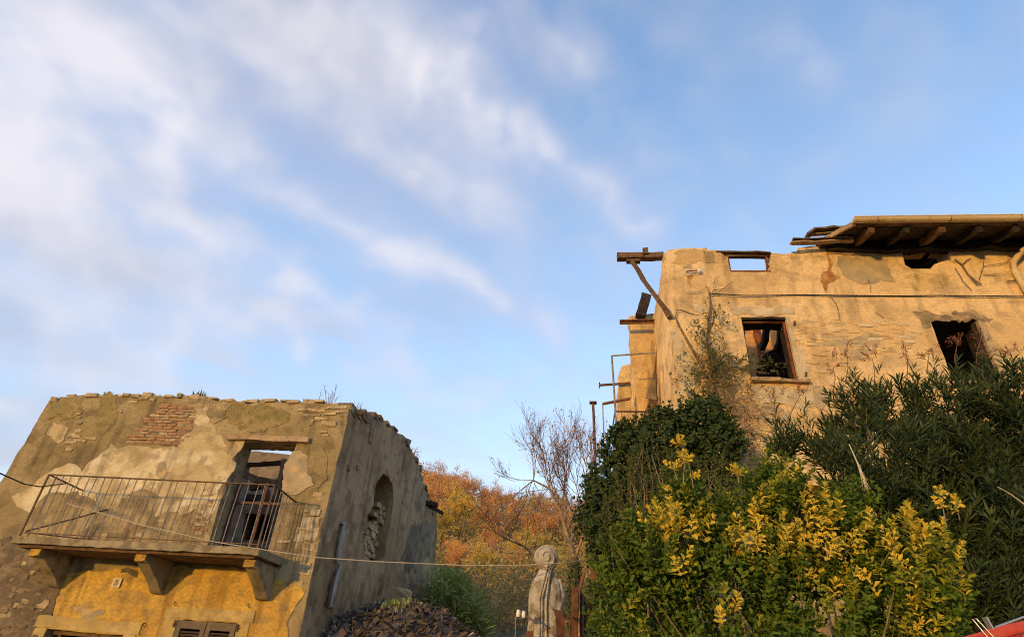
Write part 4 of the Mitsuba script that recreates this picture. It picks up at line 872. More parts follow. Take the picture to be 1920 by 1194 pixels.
# ------------------------------------------------------------------ trees
def grow(rng, base, d, length, r, depth, out, tips, spread=.55, lift=.12, kids=(2, 4), crook=.16, shrink=.66, sides=6, droop=0):
    """one limb and, from along it, its branches; tubes go to out[depth], twig ends to tips"""
    n = 5
    pts, dd = [np.array(base, float)], np.array(d, float)
    for i in range(n):
        dd = unit(dd + rng.normal(0, crook, 3) + np.array([0, 0, lift - droop * (depth >= 2)]))
        pts.append(pts[-1] + dd * length / n)
    rr = np.linspace(r, r * .55, n + 1)
    out.setdefault(depth, []).append(tube(pts, rr, max(3, sides - depth)))
    if depth == grow.most or r < grow.thin:
        tips.append(np.array(pts)); return
    k = rng.integers(kids[0], kids[1] + 1)
    for j in range(k):
        t = 1.0 if j == 0 else rng.uniform(.35, .95)
        i = min(int(t * n), n - 1); P = pts[i] + (pts[i + 1] - pts[i]) * (t * n - i)
        side = unit(np.cross(dd, rdir(rng, 1)[0]))
        e = unit(dd + side * rng.uniform(spread * .5, spread * 1.5) * (0.5 if j == 0 else 1))
        grow(rng, P, e, length * shrink * rng.uniform(.75, 1.15), r * (.6 if j else .7), depth + 1, out, tips, spread, lift, kids, crook, shrink, sides, droop)


grow.most, grow.thin = 4, .003


def leaves_at(rng, centres, per, sd, size, tmpl=LEAF4, flat=.6, up=None):
    c = np.repeat(centres, per, 0)
    pos = c + rng.normal(0, 1, c.shape) * sd
    d = rdir(rng, len(pos)) * [1, 1, .7] + [0, 0, -.15]
    nrm = rdir(rng, len(pos)) + np.array([0, 0, flat])
    return scatter(tmpl, pos, d, nrm, size * rng.uniform(.6, 1.3, len(pos)))


def forest_tree(seed, h, wide=.55, leafy=1.0, size=.16):
    """(trunk, branches, crown) of a broadleaf about h metres tall"""
    rng = np.random.default_rng(seed)
    out, tips = {}, []
    grow.most, grow.thin = 4, .004
    tr = [np.array([0, 0, -.4])]
    for i in range(4): tr.append(tr[-1] + np.array([rng.normal(0, .03) * h, rng.normal(0, .03) * h, h * .11]))
    r0 = h * .018
    trunk = tube(tr, np.linspace(r0, r0 * .75, 5), 7)
    for j in range(6):
        P = tr[2 + j % 3]
        a = j * 2.4 + rng.uniform(0, 1)
        grow(rng, P, unit(np.array([math.cos(a) * wide, math.sin(a) * wide, .9])), h * .30, r0 * .55, 1, out, tips, .7, .10, (2, 3), .17, .72)
    pts = np.vstack([t[2:] for t in tips])
    pts = pts[rng.random(len(pts)) < leafy]
    crown = leaves_at(rng, pts, 15, h * .038, size, LEAF4)
    return trunk, join([m for k in out for m in out[k]]), crown


# the wooded hillside: every tree a thing, in a few kinds
KINDS = {'orange': ('l_orange', 'rust orange autumn tree in the wood on the hillside', 'orange trees in the hillside wood'),
         'russet': ('l_russet', 'brown russet autumn tree in the wood on the hillside', 'russet trees in the hillside wood'),
         'gold': ('l_gold', 'golden yellow autumn tree lower on the wooded hillside', 'golden trees in the hillside wood'),
         'olive': ('l_olive', 'olive green tree among the golden trees on the hillside', 'olive trees in the hillside wood'),
         'bare': (None, 'thin bare grey tree standing in the hillside wood', 'bare trees in the hillside wood')}
proto = {}
for k, (nm, sd, h, lf, sz) in enumerate((('orange', 1, 10, 1, .22), ('orange', 2, 10, 1, .22), ('russet', 3, 10, .9, .21), ('gold', 4, 7, .8, .15), ('gold', 5, 7, .7, .15), ('olive', 6, 6, .8, .15), ('bare', 7, 9, .0001, .1))):
    tr, brn, cr = forest_tree(sd, h, leafy=lf, size=sz)
    proto.setdefault(nm, []).append([shape(tr, 'm_bark' if nm != 'bare' else 'm_bark_pale', True), shape(brn, 'm_bark' if nm != 'bare' else 'm_bark_pale', True), shape(cr, KINDS[nm][0]) if KINDS[nm][0] else None, h])
trng = np.random.default_rng(77)


def plant_tree(kind, x, y, h, rot=None):
    o = proto[kind][trng.integers(len(proto[kind]))]
    key = thing(kind + '_tree', KINDS[kind][1], 'tree', KINDS[kind][2])
    s = h / o[3]
    tw = T().translate([x, y, float(ground_z(x, y)) - .1]).rotate([0, 0, 1], float(trng.uniform(0, 360) if rot is None else rot)).scale([s * 1.05, s * 1.05, s])
    for nm, sh in zip(('trunk', 'branch', 'crown'), o[:3]):
        if sh: scene[key + '__' + nm] = {**sh, 'to_world': tw}


def on_az(a, y): return math.tan(math.radians(a)) * y


top_of = lambda a, y: 1.55 + y * np.interp(a, [-12, -5, -2, 1, 3.3, 6, 9, 14], [.325, .30, .285, .27, .275, .27, .27, .27])
for y in (96, 84, 72, 62):
    for a in np.arange(-10.5, 12.6, 1.9 if y > 80 else 2.3):
        a2, y2 = a + trng.normal(0, .35), y + trng.normal(0, 2.5)
        x = on_az(a2, y2)
        h = np.clip(top_of(a2, y2) - float(ground_z(x, y2)), 4, 14) * trng.uniform(.86, 1.04)
        kd = trng.choice(['orange', 'russet', 'gold'], p=[.55, .37, .08] if y > 65 else [.4, .3, .3])
        plant_tree(kd, x, y2, h * (1.0 if y > 65 else .8))
for y, fr in ((52, .78), (43, .66), (36, .55)):
    for a in np.arange(-10, 12.5, 3.1):
        a2, y2 = a + trng.normal(0, .6), y + trng.normal(0, 2)
        x = on_az(a2, y2)
        h = np.clip((top_of(a2, y2) - 1.55) * fr + 1.55 - float(ground_z(x, y2)), 2.6, 12)
        plant_tree(trng.choice(['gold', 'olive', 'russet', 'orange'], p=[.42, .26, .2, .12]), x, y2, h)
for a, y, k in ((-1.2, 80, 1.1), (1.2, 78, 1.2), (2.3, 70, 1.25), (4.2, 66, 1.25), (8.5, 60, 1.2), (6.8, 48, 1.1), (0.2, 58, .9), (-3.2, 60, .85)):
    x = on_az(a, y)
    plant_tree('bare', x, y, (top_of(a, y) - float(ground_z(x, y))) * k)
# a bare purplish tree at the far left edge

plant_tree('bare', -46.0, 34.0, 19.0)

# underwood: brambles and brown scrub on the bank
ur = np.random.default_rng(8)
n = 26000
ua = np.radians(ur.uniform(-9, 12, n)); uy = ur.uniform(17, 112, n)
px = np.stack([np.tan(ua) * uy, uy, 0 * uy], 1)
px[:, 2] = ground_z(px[:, 0], px[:, 1]) + (meshkit.fbm(px * .28, 3, seed=6)) ** 2 * (3.0 + px[:, 1] * .05) * ur.random(n)
sc = scatter(LEAF4, px, rdir(ur, len(px)), rdir(ur, len(px)) + [0, 0, .5], .09 + .004 * px[:, 1])
sc2 = scatter(LEAF4, px[::3] + ur.normal(0, .5, px[::3].shape) * [1, 1, .3], rdir(ur, len(px[::3])), rdir(ur, len(px[::3])) + [0, 0, .5], .08 + .004 * px[::3, 1])
uw = thing('undergrowth', 'brown and olive brambles covering the bank below the wood', 'undergrowth', kind='stuff')
part(uw, 'dry_leaves', sc, 'l_scrub'); part(uw, 'green_leaves', sc2, 'l_olive')
tw_ = []
for k in range(420):
    a, y = math.radians(ur.uniform(-8, 10)), ur.uniform(16, 45)
    x = math.tan(a) * y; b = np.array([x, y, float(ground_z(x, y))])
    d = unit(np.array([ur.normal(0, .6), ur.normal(0, .4), 1]))
    ln = ur.uniform(.8, 2.4)
    tw_.append(tube([b, b + d * ln * .5, b + d * ln * .8 + np.array([ur.normal(0, .2), 0, .05]), b + d * ln + np.array([ur.normal(0, .5), 0, -.2])], [.012, .009, .006, .003], 3))
part(uw, 'stems', join(tw_), 'm_twig')

# green reeds beside the gable
rr_ = np.random.default_rng(9)
st, lf_p, lf_d = [], [], []
for k in range(1250):
    y = rr_.uniform(15.5, 24); x = rr_.uniform(-.084 * y, -.010 * y) + rr_.normal(0, .12)
    g = float(ground_z(x, y))
    ph = (1.55 + y * np.interp(x / y, [-.09, -.06, -.03, -.005, .01], [.145, .150, .118, .065, .03])) - g
    h = max(.25, ph * rr_.uniform(.55, 1.0))
    ln = np.array([rr_.normal(0, .12), rr_.normal(0, .12), 0]) * h
    P = np.array([[x, y, g], [x, y, g + h * .5] + ln * .3, [x, y, g + h] + ln])
    st.append(tube(P, [.007, .006, .003], 3))
    m = rr_.integers(7, 14)
    t = rr_.uniform(.2, 1, m)[:, None]
    lf_p.append(P[0] + (P[2] - P[0]) * t)
    aa = rr_.uniform(0, 6.28, m)
    lf_d.append(np.stack([np.cos(aa), np.sin(aa), rr_.uniform(-.1, 1.1, m)], 1))
lp, ld = np.vstack(lf_p), np.vstack(lf_d)
rd_ = thing('reeds', 'feathery green reeds growing between the gable and the statue', 'reeds', kind='stuff')
part(rd_, 'stems', join(st), 'l_reed'); part(rd_, 'leaves', scatter(LANCE, lp, ld, np.tile(Z3, (len(lp), 1)) + rr_.normal(0, .3, lp.shape), rr_.uniform(.22, .45, len(lp))), 'l_reed')

# ------------------------------------------------------------------ rubble heap by the gable
hr = np.random.default_rng(10)
hx, hy = np.meshgrid(np.linspace(-3.6, 1.2, 60), np.linspace(10.8, 18, 70), indexing='ij')


def heap_z(x, y):
    cy = 13.6
    top = np.interp(x + .15 * (y - cy), [-3.2, -2.2, -1.55, -1.0, -.3, .5, 1.1], [2.35, 2.75, 2.78, 2.6, 2.25, 1.95, 1.5])
    g = ground_z(x, y)
    f = np.clip(1 - ((y - cy) / 2.3) ** 2, 0, 1)
    return g + np.maximum(top - g, -.2) * f


hz = heap_z(hx, hy) + (meshkit.fbm(np.stack([hx * 2.2, hy * 2.2, hx * 0], -1), 3, seed=4) - .5) * .3 - .05
hi = np.arange(hx.size).reshape(hx.shape)
rub = thing('rubble_heap', 'heap of broken roof tiles, charred laths and stones beside the gable', 'rubble', kind='stuff')
part(rub, 'mound', (np.stack([hx, hy, hz], -1).reshape(-1, 3), np.stack([hi[:-1, :-1], hi[1:, :-1], hi[1:, 1:], hi[:-1, 1:]], -1).reshape(-1, 4)), 'm_shard_dark', True)
for nm, cnt, mt, kind in (('charred_laths', 1100, 'm_shard_dark', 0), ('tile_shards', 300, 'm_shard_red', 1), ('stones', 420, 'm_shard_dark', 2), ('pale_bits', 170, 'm_shard_pale', 1)):
    ms = []
    for k in range(cnt):
        x, y = hr.uniform(-3.2, .95), hr.uniform(11.4, 15)
        P = np.array([x, y, float(heap_z(x, y)) + hr.uniform(-.02, .09)])
        d = rdir(hr, 1)[0] * [1, 1, .55]
        if kind == 0: ms.append(beam(P - d * hr.uniform(.03, .22), P + d * hr.uniform(.03, .22), hr.uniform(.012, .05), hr.uniform(.008, .025), up=rdir(hr, 1)[0]))
        else:
            s_ = min(.05 * math.exp(hr.normal(.15, .55)), .2) * (.7 if nm == 'pale_bits' else 1)
            o_ = stone((0, 0, 0), (s_ * 1.5, s_, s_ * (.25 if kind == 1 else .7)), hr, None, .2)
            Rm = trimesh.transformations.random_rotation_matrix(hr.random(3))[:3, :3]
            ms.append(trimesh.Trimesh(o_.vertices @ Rm.T + P, o_.faces, process=False))
    part(rub, nm, join(ms), mt)
for k, (x, y, l_, a_, lb) in enumerate(((-2.2, 12.4, .9, .3, 'leftmost of the charred laths on the rubble heap'), (-1.2, 12.2, .7, 1.1, 'steep charred lath in the middle of the rubble heap'), (-.5, 12.6, .8, -.4, 'charred lath sloping down right on the rubble heap'), (.1, 12.4, .6, .6, 'rightmost charred lath at the foot of the rubble heap'), (-1.7, 12.0, .6, -.8, 'charred lath low on the left front of the rubble heap'))):
    P = np.array([x, y, float(heap_z(x, y)) + .10]); d = np.array([math.cos(a_), .3, math.sin(a_) * .5])
    single('charred_lath', beam(P - d * l_ / 2, P + d * l_ / 2, .06, .03, seed=k + 3), 'm_black_timber', lb, 'lath', group='charred laths on the rubble heap')
q = [(3.808,3.135), (3.615,3.223)]
c = S.pt(q[0][0], -.6, q[0][1])
single('boulder', stone(c, (.42, .4, .34), hr, None, .3), 'm_stone', 'rounded pale stone resting on the crest of the rubble heap', 'stone')
gp = np.array([[hr.normal(-1.9, .22), hr.normal(13.3, .35), 0] for k in range(420)]); gp[:, 2] = heap_z(gp[:, 0], gp[:, 1])
single('grass_tuft', scatter(LANCE, gp, hr.normal(0, .35, gp.shape) + Z3, rdir(hr, 420), hr.uniform(.07, .20, 420)), 'l_reed', 'green grass growing on top of the rubble heap', 'grass', kind='stuff')

# ------------------------------------------------------------------ statue, gate and scrap in the gap
sy = 11.0
sta = thing('stone_statue', 'weathered stone sculpture of a figure with a round spiral head', 'statue')
q = [(0.920,11.000,3.675), (0.710,11.000,3.454), (1.145,11.000,3.458), (0.935,11.000,3.233), (0.744,11.000,2.896), (1.191,11.000,3.011), (0.755,11.000,2.219), (1.241,11.000,2.251)]
cx, hz_ = q[0][0], q[0][2]
hr_ = (q[2][0] - q[1][0]) / 2
hc_ = np.array([cx, sy, hz_ - hr_])
ico = trimesh.creation.icosphere(4)
V = ico.vertices * [hr_, hr_ * .62, hr_]
V = V * (1 + (meshkit.fbm(V * 9, 3, seed=2)[:, None] - .5) * .06)
part(sta, 'head', trimesh.Trimesh(V + hc_, ico.faces, process=False), 'm_statue', True)
t = np.linspace(.9, 4.6 * np.pi, 120)
sr = hr_ * .93 * t / t[-1]
sp = np.stack([hc_[0] + sr * np.cos(-t + 2.6), 0 * t, hc_[2] + sr * np.sin(-t + 2.6)], 1)
sp[:, 1] = sy - hr_ * .62 * np.sqrt(np.clip(1 - ((sp[:, 0] - hc_[0]) ** 2 + (sp[:, 2] - hc_[2]) ** 2) / hr_ ** 2, .02, 1))
part(sta, 'spiral', join([tube(sp, .024, 6)]), 'm_statue', True)
# body: a tapering draped block
zz = np.linspace(hz_ - 2 * hr_ + .03, float(ground_z(cx, sy)) - .1, 60)
tt = np.linspace(0, 1, 60)
wid = np.interp(tt, [0, .05, .10, .18, .35, .55, .75, 1], [.12, .16, .235, .265, .265, .25, .24, .29])
dep = np.interp(tt, [0, .1, .3, .6, 1], [.12, .17, .21, .20, .24])
aa = np.linspace(0, 2 * np.pi, 72, endpoint=False)
ca, sa = np.cos(aa), np.sin(aa)
sq = (np.abs(ca) ** 3.2 + np.abs(sa) ** 3.2) ** (-1 / 3.2)
B = np.stack([cx + .0 + wid[:, None] * ca * sq, sy + dep[:, None] * sa * sq, zz[:, None] + 0 * ca], -1)
fold = .011 * np.sin(aa * 11 + np.sin(tt[:, None] * 6) * 1.3 + tt[:, None] * 2) * np.clip(tt[:, None] * 4, 0, 1)
B[..., 0] += fold * ca; B[..., 1] += fold * sa
B += (meshkit.fbm(B * 6, 3, seed=9)[..., None] - .5) * .04
bi = np.arange(B.shape[0] * 72).reshape(-1, 72)
bq = np.stack([bi[:-1], bi[1:], np.roll(bi, -1, 1)[1:], np.roll(bi, -1, 1)[:-1]], -1).reshape(-1, 4)
part(sta, 'body', (np.vstack([B.reshape(-1, 3), [[cx, sy, zz[0] + .01]]]), np.vstack([np.vstack([bq[:, [0, 1, 2]], bq[:, [0, 2, 3]]]), np.stack([np.roll(bi[0], -1), np.full(72, B.size // 3), bi[0]], 1)[:, [0, 2, 1]]])), 'm_statue', True)
for k, (x0, x1, z0_) in enumerate(((.03, -.07, 0), (.06, .00, -.02), (-.02, -.11, .02))):
    P = [np.array([cx + x0 + .05, sy - .13, hz_ - 2 * hr_ + .10 + z0_]), np.array([cx + x0, sy - .19, hz_ - 2 * hr_ - .05]), np.array([cx + x1, sy - .235, hz_ - 2 * hr_ - .45]), np.array([cx + x1 + .02, sy - .235, hz_ - 2 * hr_ - 1.1])]
    part(sta, 'drapery', tube(P, [.014, .02, .02, .016], 6), 'm_statue', True)
part(sta, 'arm', tube([np.array([cx + .22, sy - .02, hz_ - 2 * hr_ - .12]), np.array([cx + .29, sy - .05, hz_ - 2 * hr_ - .40]), np.array([cx + .18, sy - .2, hz_ - 2 * hr_ - .75])], [.05, .055, .045], 8), 'm_statue', True)
q = [(1.147,11.100,2.969), (1.240,11.100,2.976), (1.235,11.100,2.749), (1.152,11.100,2.743)]
single('pale_plank', beam([(q[0][0] + q[1][0]) / 2, 11.1, 1.4], [(q[0][0] + q[1][0]) / 2, 11.1, q[0][2]], q[1][0] - q[0][0], .05, seed=4), 'm_timber_pale_lit_bar', 'short pale plank standing right of the statue', 'plank')
# rusty gate leaf made of upright bars
gy_ = 10.2
gate = thing('rusty_gate', 'rusty iron gate leaf with upright bars, right of the statue', 'gate')
q = [(1.276,10.200,2.901), (1.378,10.200,2.908), (1.650,10.200,2.710), (1.661,10.200,2.234), (1.316,10.200,2.211)]
zb_ = 1.3
part(gate, 'post', beam([q[0][0] + .05, gy_, zb_], [q[0][0] + .05, gy_, q[0][2]], .10, .09, seed=3), 'm_rust')
g1 = np.array([q[1][0], gy_, q[1][2] - .06]); g2 = np.array([q[2][0], gy_ + .5, q[2][2]])
part(gate, 'top_bar', beam(g1, g2, .05, .06, seed=5), 'm_rust')
part(gate, 'sheet', (np.array([g1 + [0, .03, -.02], g2 + [0, .03, -.02], [g2[0], g2[1] + .03, zb_], [g1[0], g1[1] + .03, zb_], g1 + [0, .04, -.02], g2 + [0, .04, -.02], [g2[0], g2[1] + .04, zb_], [g1[0], g1[1] + .04, zb_]]), np.array([[0, 3, 2, 1], [4, 5, 6, 7]])), 'm_rust')
for k in range(6):
    P = g1 + (g2 - g1) * (k + .3) / 6.2
    part(gate, 'bar', beam([P[0], P[1] - .03, zb_], [P[0], P[1] - .03, P[2] + .03], .028, .02, up=[0, 1, 0]), 'm_timber_pale_lit_bar' if k % 2 == 0 else 'm_rust')  # pale tone on alternate bars paints in sunlit edges
q = [(0.935,9.600,2.514), (1.077,9.600,2.502), (1.037,9.600,2.159), (0.883,9.600,2.148), (1.126,9.600,2.399), (1.083,9.600,2.162)]
sc_ = thing('scrap_metal', 'curled rusty sheet metal leaning in front of the statue', 'scrap metal')
W = []
for s_ in (0, 1):
    cur = [(q[0][0] - .02, 9.75, q[0][2] + .03), (q[0][0] + .01, 9.60, q[0][2] - .02), (q[0][0] + .04, 9.58, q[0][2] - .16), (q[0][0] + .05, 9.60, q[0][2] - .35), (q[0][0] + .0, 9.55, q[0][2] - .6), (q[0][0] - .05, 9.5, q[0][2] - .95)]
    W.append([np.array(c_) + np.array([(q[1][0] - q[0][0]) * s_ * (1 if i < 3 else .8), .03 * s_, -.02 * s_]) for i, c_ in enumerate(cur)])
W = np.array(W); Wv = np.vstack([W[0], W[1], W[0] + [0, .012, 0], W[1] + [0, .012, 0]]); k = 6
part(sc_, 'sheet', tri((Wv, np.array([[i, k + i, k + i + 1, i + 1] for i in range(5)] + [[2 * k + i, 2 * k + i + 1, 3 * k + i + 1, 3 * k + i] for i in range(5)] + [[0, 2 * k, 3 * k, k]]))), 'm_rust', True)
part(sc_, 'edge_bar', tube([W[1][0] + [.02, 0, 0], W[1][2] + [.07, 0, .02], W[1][3] + [.07, 0, 0], W[1][5] + [.0, 0, 0]], .02, 6), 'm_rust', True)
q = [(0.453,10.400,2.502), (0.538,10.400,2.493), (0.720,10.400,2.422), (0.522,10.400,2.170), (0.667,10.400,2.283), (0.419,10.400,2.493)]
arm = thing('insulator_arm', 'thin metal arm with white ceramic knobs left of the statue', 'metal arm')
part(arm, 'arm', tube([np.array(q[0]), np.array(q[1]), np.array(q[2]) + [.05, .1, -.03]], .016, 6), 'm_iron_grey', True)
for p_ in q[:2]: part(arm, 'knob', tube([np.array(p_) - [0, 0, .05], np.array(p_), np.array(p_) + [0, 0, .05]], [.03, .035, .025], 8), 'm_white', True)
part(arm, 'wire', tube([np.array(q[5]), np.array(q[5]) - [0, 0, .7]], .005, 4), 'm_cable', True)
part(arm, 'base', join([beam(np.array(q[4]) + [.02, 0, -.6], np.array(q[4]) + [-.02, 0, -.02], .12, .1, seed=6), beam(np.array(q[3]) + [0, 0, -.4], np.array(q[3]) + [.12, 0, .03], .09, .07, seed=7)]), 'm_rust')
q = [(1.705,10.600,2.675), (1.820,10.600,2.714), (1.847,10.600,2.268), (1.692,10.600,2.258)]
zf = [np.array([q[0][0] + .02 * math.sin(i * 1.7), 10.6 + .03 * math.cos(i), q[0][2] - i * .14]) for i in range(8)]
wf = [np.array([q[1][0] + .03 * math.sin(i * 1.3 + 1), 10.62 + .04 * math.sin(i * 2), q[1][2] + .03 - i * .14]) for i in range(8)]
Wv = np.array(zf + wf + [p_ + [0, .01, 0] for p_ in zf + wf])
single('plastic_sheet', tri((Wv, np.array([[i, 8 + i, 9 + i, i + 1] for i in range(7)] + [[16 + i, 17 + i, 25 + i, 24 + i] for i in range(7)]))), 'm_white', 'torn white plastic sheet hanging behind the rusty gate', 'plastic sheet', smooth=True)
q = [(1.670,10.900,3.773), (1.737,10.900,3.777), (1.691,10.900,2.784), (1.583,10.900,3.237), (1.473,10.900,2.976)]
single('rusty_beam', join([beam([q[0][0] + .03, 10.9, 1.4], [q[0][0] + .05, 10.9, q[0][2]], .10, .10, seed=8)]), 'm_rust', 'upright rusty girder at the edge of the dark ivy', 'girder')
q = [(1.455,10.900,3.017), (1.583,10.900,3.263)]
single('leaning_board', beam([q[0][0], 10.9, q[0][2] - .3], [q[1][0], 10.95, q[1][2]], .09, .03, seed=9), 'm_timber', 'brown board leaning beside the rusty girder', 'board')

# ------------------------------------------------------------------ bare tree with an ivy clad trunk
br_ = np.random.default_rng(21)
bt = thing('bare_tree', 'leafless tree with many upright twigs above the statue and ivy on its trunk', 'tree')
Y = 15.0
q = [(1.965,15.000,3.451), (1.934,15.000,4.214), (1.732,15.000,4.756), (1.591,15.000,5.260), (1.278,15.000,5.839), (0.860,15.000,6.014), (0.333,15.000,5.633), (2.128,15.000,4.659), (2.181,15.000,5.304), (2.224,15.000,6.117)]
tr = [np.array(q[0]) - [0, 0, 1.3], np.array(q[0]), np.array(q[1])]
part(bt, 'trunk', tube(tr, [.15, .12, .10], 8), 'm_bark', True)
grow.most, grow.thin = 5, .002
out, tips = {}, []
lead = [q[1], q[2], q[3], q[4]]
out[0] = [tube([np.array(a) for a in lead], [.07, .055, .042, .028], 7), tube([np.array(q[4]), np.array(q[5]), np.array(q[6]) + [0, 0, -.1]], [.03, .022, .01], 5), tube([np.array(a) for a in (q[1], q[7], q[8], q[9])], [.055, .042, .03, .022], 7)]
for (P, d, ln, r) in [(q[2], (-.15, 0, 1), 0.99, 0.021), (q[3], (.25, .1, 1), 1.06, 0.021), (q[3], (-.2, -.1, 1), 0.99, 0.018), (q[4], (.1, 0, 1), 0.89, 0.017), (q[4], (-.35, .1, .9), 0.66, 0.013), (q[8], (-.15, .1, 1), 0.99, 0.018), (q[8], (.1, -.1, 1), 0.89, 0.018), (q[7], (.05, .3, 1), 0.92, 0.017), (q[9], (-.1, 0, 1), 0.73, 0.015), (q[4], (.35, 0, 1), 0.79, 0.012), (q[2], (.5, .2, 1), 1.06, 0.018), (q[5], (-.5, .1, .15), .6, .012), (q[4], (-.2, .1, 1), 1.05, .014), (q[3], (0, .2, 1), 1.25, .016), (q[8], (.25, .2, 1), 1.0, .014), (q[9], (-.3, .1, 1), .95, .013), (q[9], (.15, 0, 1), .9, .013), (q[2], (.2, 0, 1), 1.4, .016), (q[5], (.2, .1, 1), .95, .012), (q[7], (-.2, 0, 1), 1.2, .015), (q[5], (-.1, 0, .8), .7, .014)]:
    grow(br_, np.array(P), unit(np.array(d)), ln, r, 2, out, tips, .55, .10, (3, 5), .13, .70)
for (P, d) in ((q[4], (-.6, -.2, -.3)), (q[4], (-.3, -.3, -.6)), (q[5], (-.4, -.2, -.5)), (q[3], (-.6, -.3, -.2)), (q[5], (.1, -.3, -.7)), (q[6], (-.4, 0, -.5))):
    grow(br_, np.array(P), unit(np.array(d)), .75, .012, 3, out, tips, .5, -.12, (3, 4), .14, .75)
for k in sorted(out):
    if k == 0:
        for m in out[0]: part(bt, 'limb', m, 'm_bark_pale', True)
    else: part(bt, 'twigs' if k > 2 else 'boughs', join(out[k]), 'm_twig_red' if k > 3 else 'm_bark_pale', True, kind='stuff')
tp = np.vstack([t[-2:] for t in tips]); tp = tp[br_.random(len(tp)) < .12]
part(bt, 'last_leaves', leaves_at(br_, tp, 1, .03, .07), 'l_russet')
iv = np.array([tr[0] + (tr[2] - tr[0]) * t for t in br_.uniform(.25, .95, 900)])
ivd = rdir(br_, 900) * [1, 1, .3]
part(bt, 'ivy', scatter(IVYL, iv + ivd * br_.uniform(.1, .2, (900, 1)), rdir(br_, 900) + [0, 0, -.4], ivd, .075), 'l_ivy')
# grey fallen branch further left
q = [(0.003,17.000,5.043), (0.384,17.000,4.900), (0.836,17.000,4.750), (1.110,17.000,4.534), (1.252,17.000,4.272), (0.165,17.000,5.270), (1.089,17.000,4.019)]
fb = thing('fallen_branch', 'bare grey branch arching over the bank left of the statue', 'branch')
part(fb, 'stem', tube([np.array(a) for a in (q[0], q[1], q[2], q[3], q[4], q[6])], [.012, .02, .03, .045, .055, .06], 6), 'm_bark_pale', True)
out, tips = {}, []
grow.most = 4
for k in range(7): grow(br_, np.array(q[k % 4]), unit(np.array([-.6 + .3 * (k % 3), -.2, .5 - .3 * (k % 2)])), .8, .012, 2, out, tips, .6, 0, (2, 3), .15)
part(fb, 'twigs', join([m for k in out for m in out[k]]), 'm_twig', True, kind='stuff')

# ------------------------------------------------------------------ shrubs
def inside_blobs(rng, blobs, n, shell=.55):
    """points near the surface of a union of ellipsoids (centre, radii), with the outward direction"""
    C_, R_ = np.array([b[0] for b in blobs], float), np.array([b[1] for b in blobs], float)
    w = (R_ ** 2).sum(1); w = w / w.sum()
    P, N = [], []
    while len(P) < n:
        i = rng.choice(len(blobs), p=w)
        d = rdir(rng, 1)[0]
        p = C_[i] + d * R_[i] * rng.uniform(shell, 1.0) ** .5
        q_ = (((p - C_) / R_) ** 2).sum(1)
        q_[i] = 9
        if (q_ < .28).any(): continue
        P.append(p); N.append(unit(d / R_[i]))
    return np.array(P), np.array(N)


def sprig(rng, base, d, ln, pairs, leaf, tmpl=LEAF, lean=.75, whorl=2, tipn=3):
    """leaf arrays of one shoot: whorls along it and a rosette at its tip"""
    d = unit(d); a = unit(np.cross(d, rdir(rng, 1)[0])); b = np.cross(d, a)
    pos, dirs, ups, sz = [], [], [], []
    for i in range(pairs):
        t = (i + .6) / pairs
        for k in range(whorl):
            th = i * (np.pi / whorl if whorl == 2 else .9) + k * 2 * np.pi / whorl + rng.normal(0, .15)
            r = math.cos(th) * a + math.sin(th) * b
            e = lean * (1 - .25 * t)
            pos.append(base + d * ln * t); dirs.append(r * e + d * (1.15 - e) + rng.normal(0, .12, 3)); ups.append(d + r * -.4 + rng.normal(0, .15, 3)); sz.append(leaf * rng.uniform(.6, 1.2) * (1 - .3 * t * (tmpl is LEAF)))
    for k in range(tipn):
        th = k * 2 * np.pi / max(tipn, 1)
        r = math.cos(th) * a + math.sin(th) * b
        pos.append(base + d * ln); dirs.append(r * .45 + d + rng.normal(0, .1, 3)); ups.append(r * -1 + d * .3); sz.append(leaf * .62)
    return np.array(pos), np.array(dirs), np.array(ups), np.array(sz)


def sprigs_mesh(items): return scatter(items[4], *[np.vstack([s[k] for s in items[5]]) if k < 3 else np.concatenate([s[k] for s in items[5]]) for k in range(4)])


def build(tmpl, sl): return scatter(tmpl, np.vstack([s[0] for s in sl]), np.vstack([s[1] for s in sl]), np.vstack([s[2] for s in sl]), np.concatenate([s[3] for s in sl]))


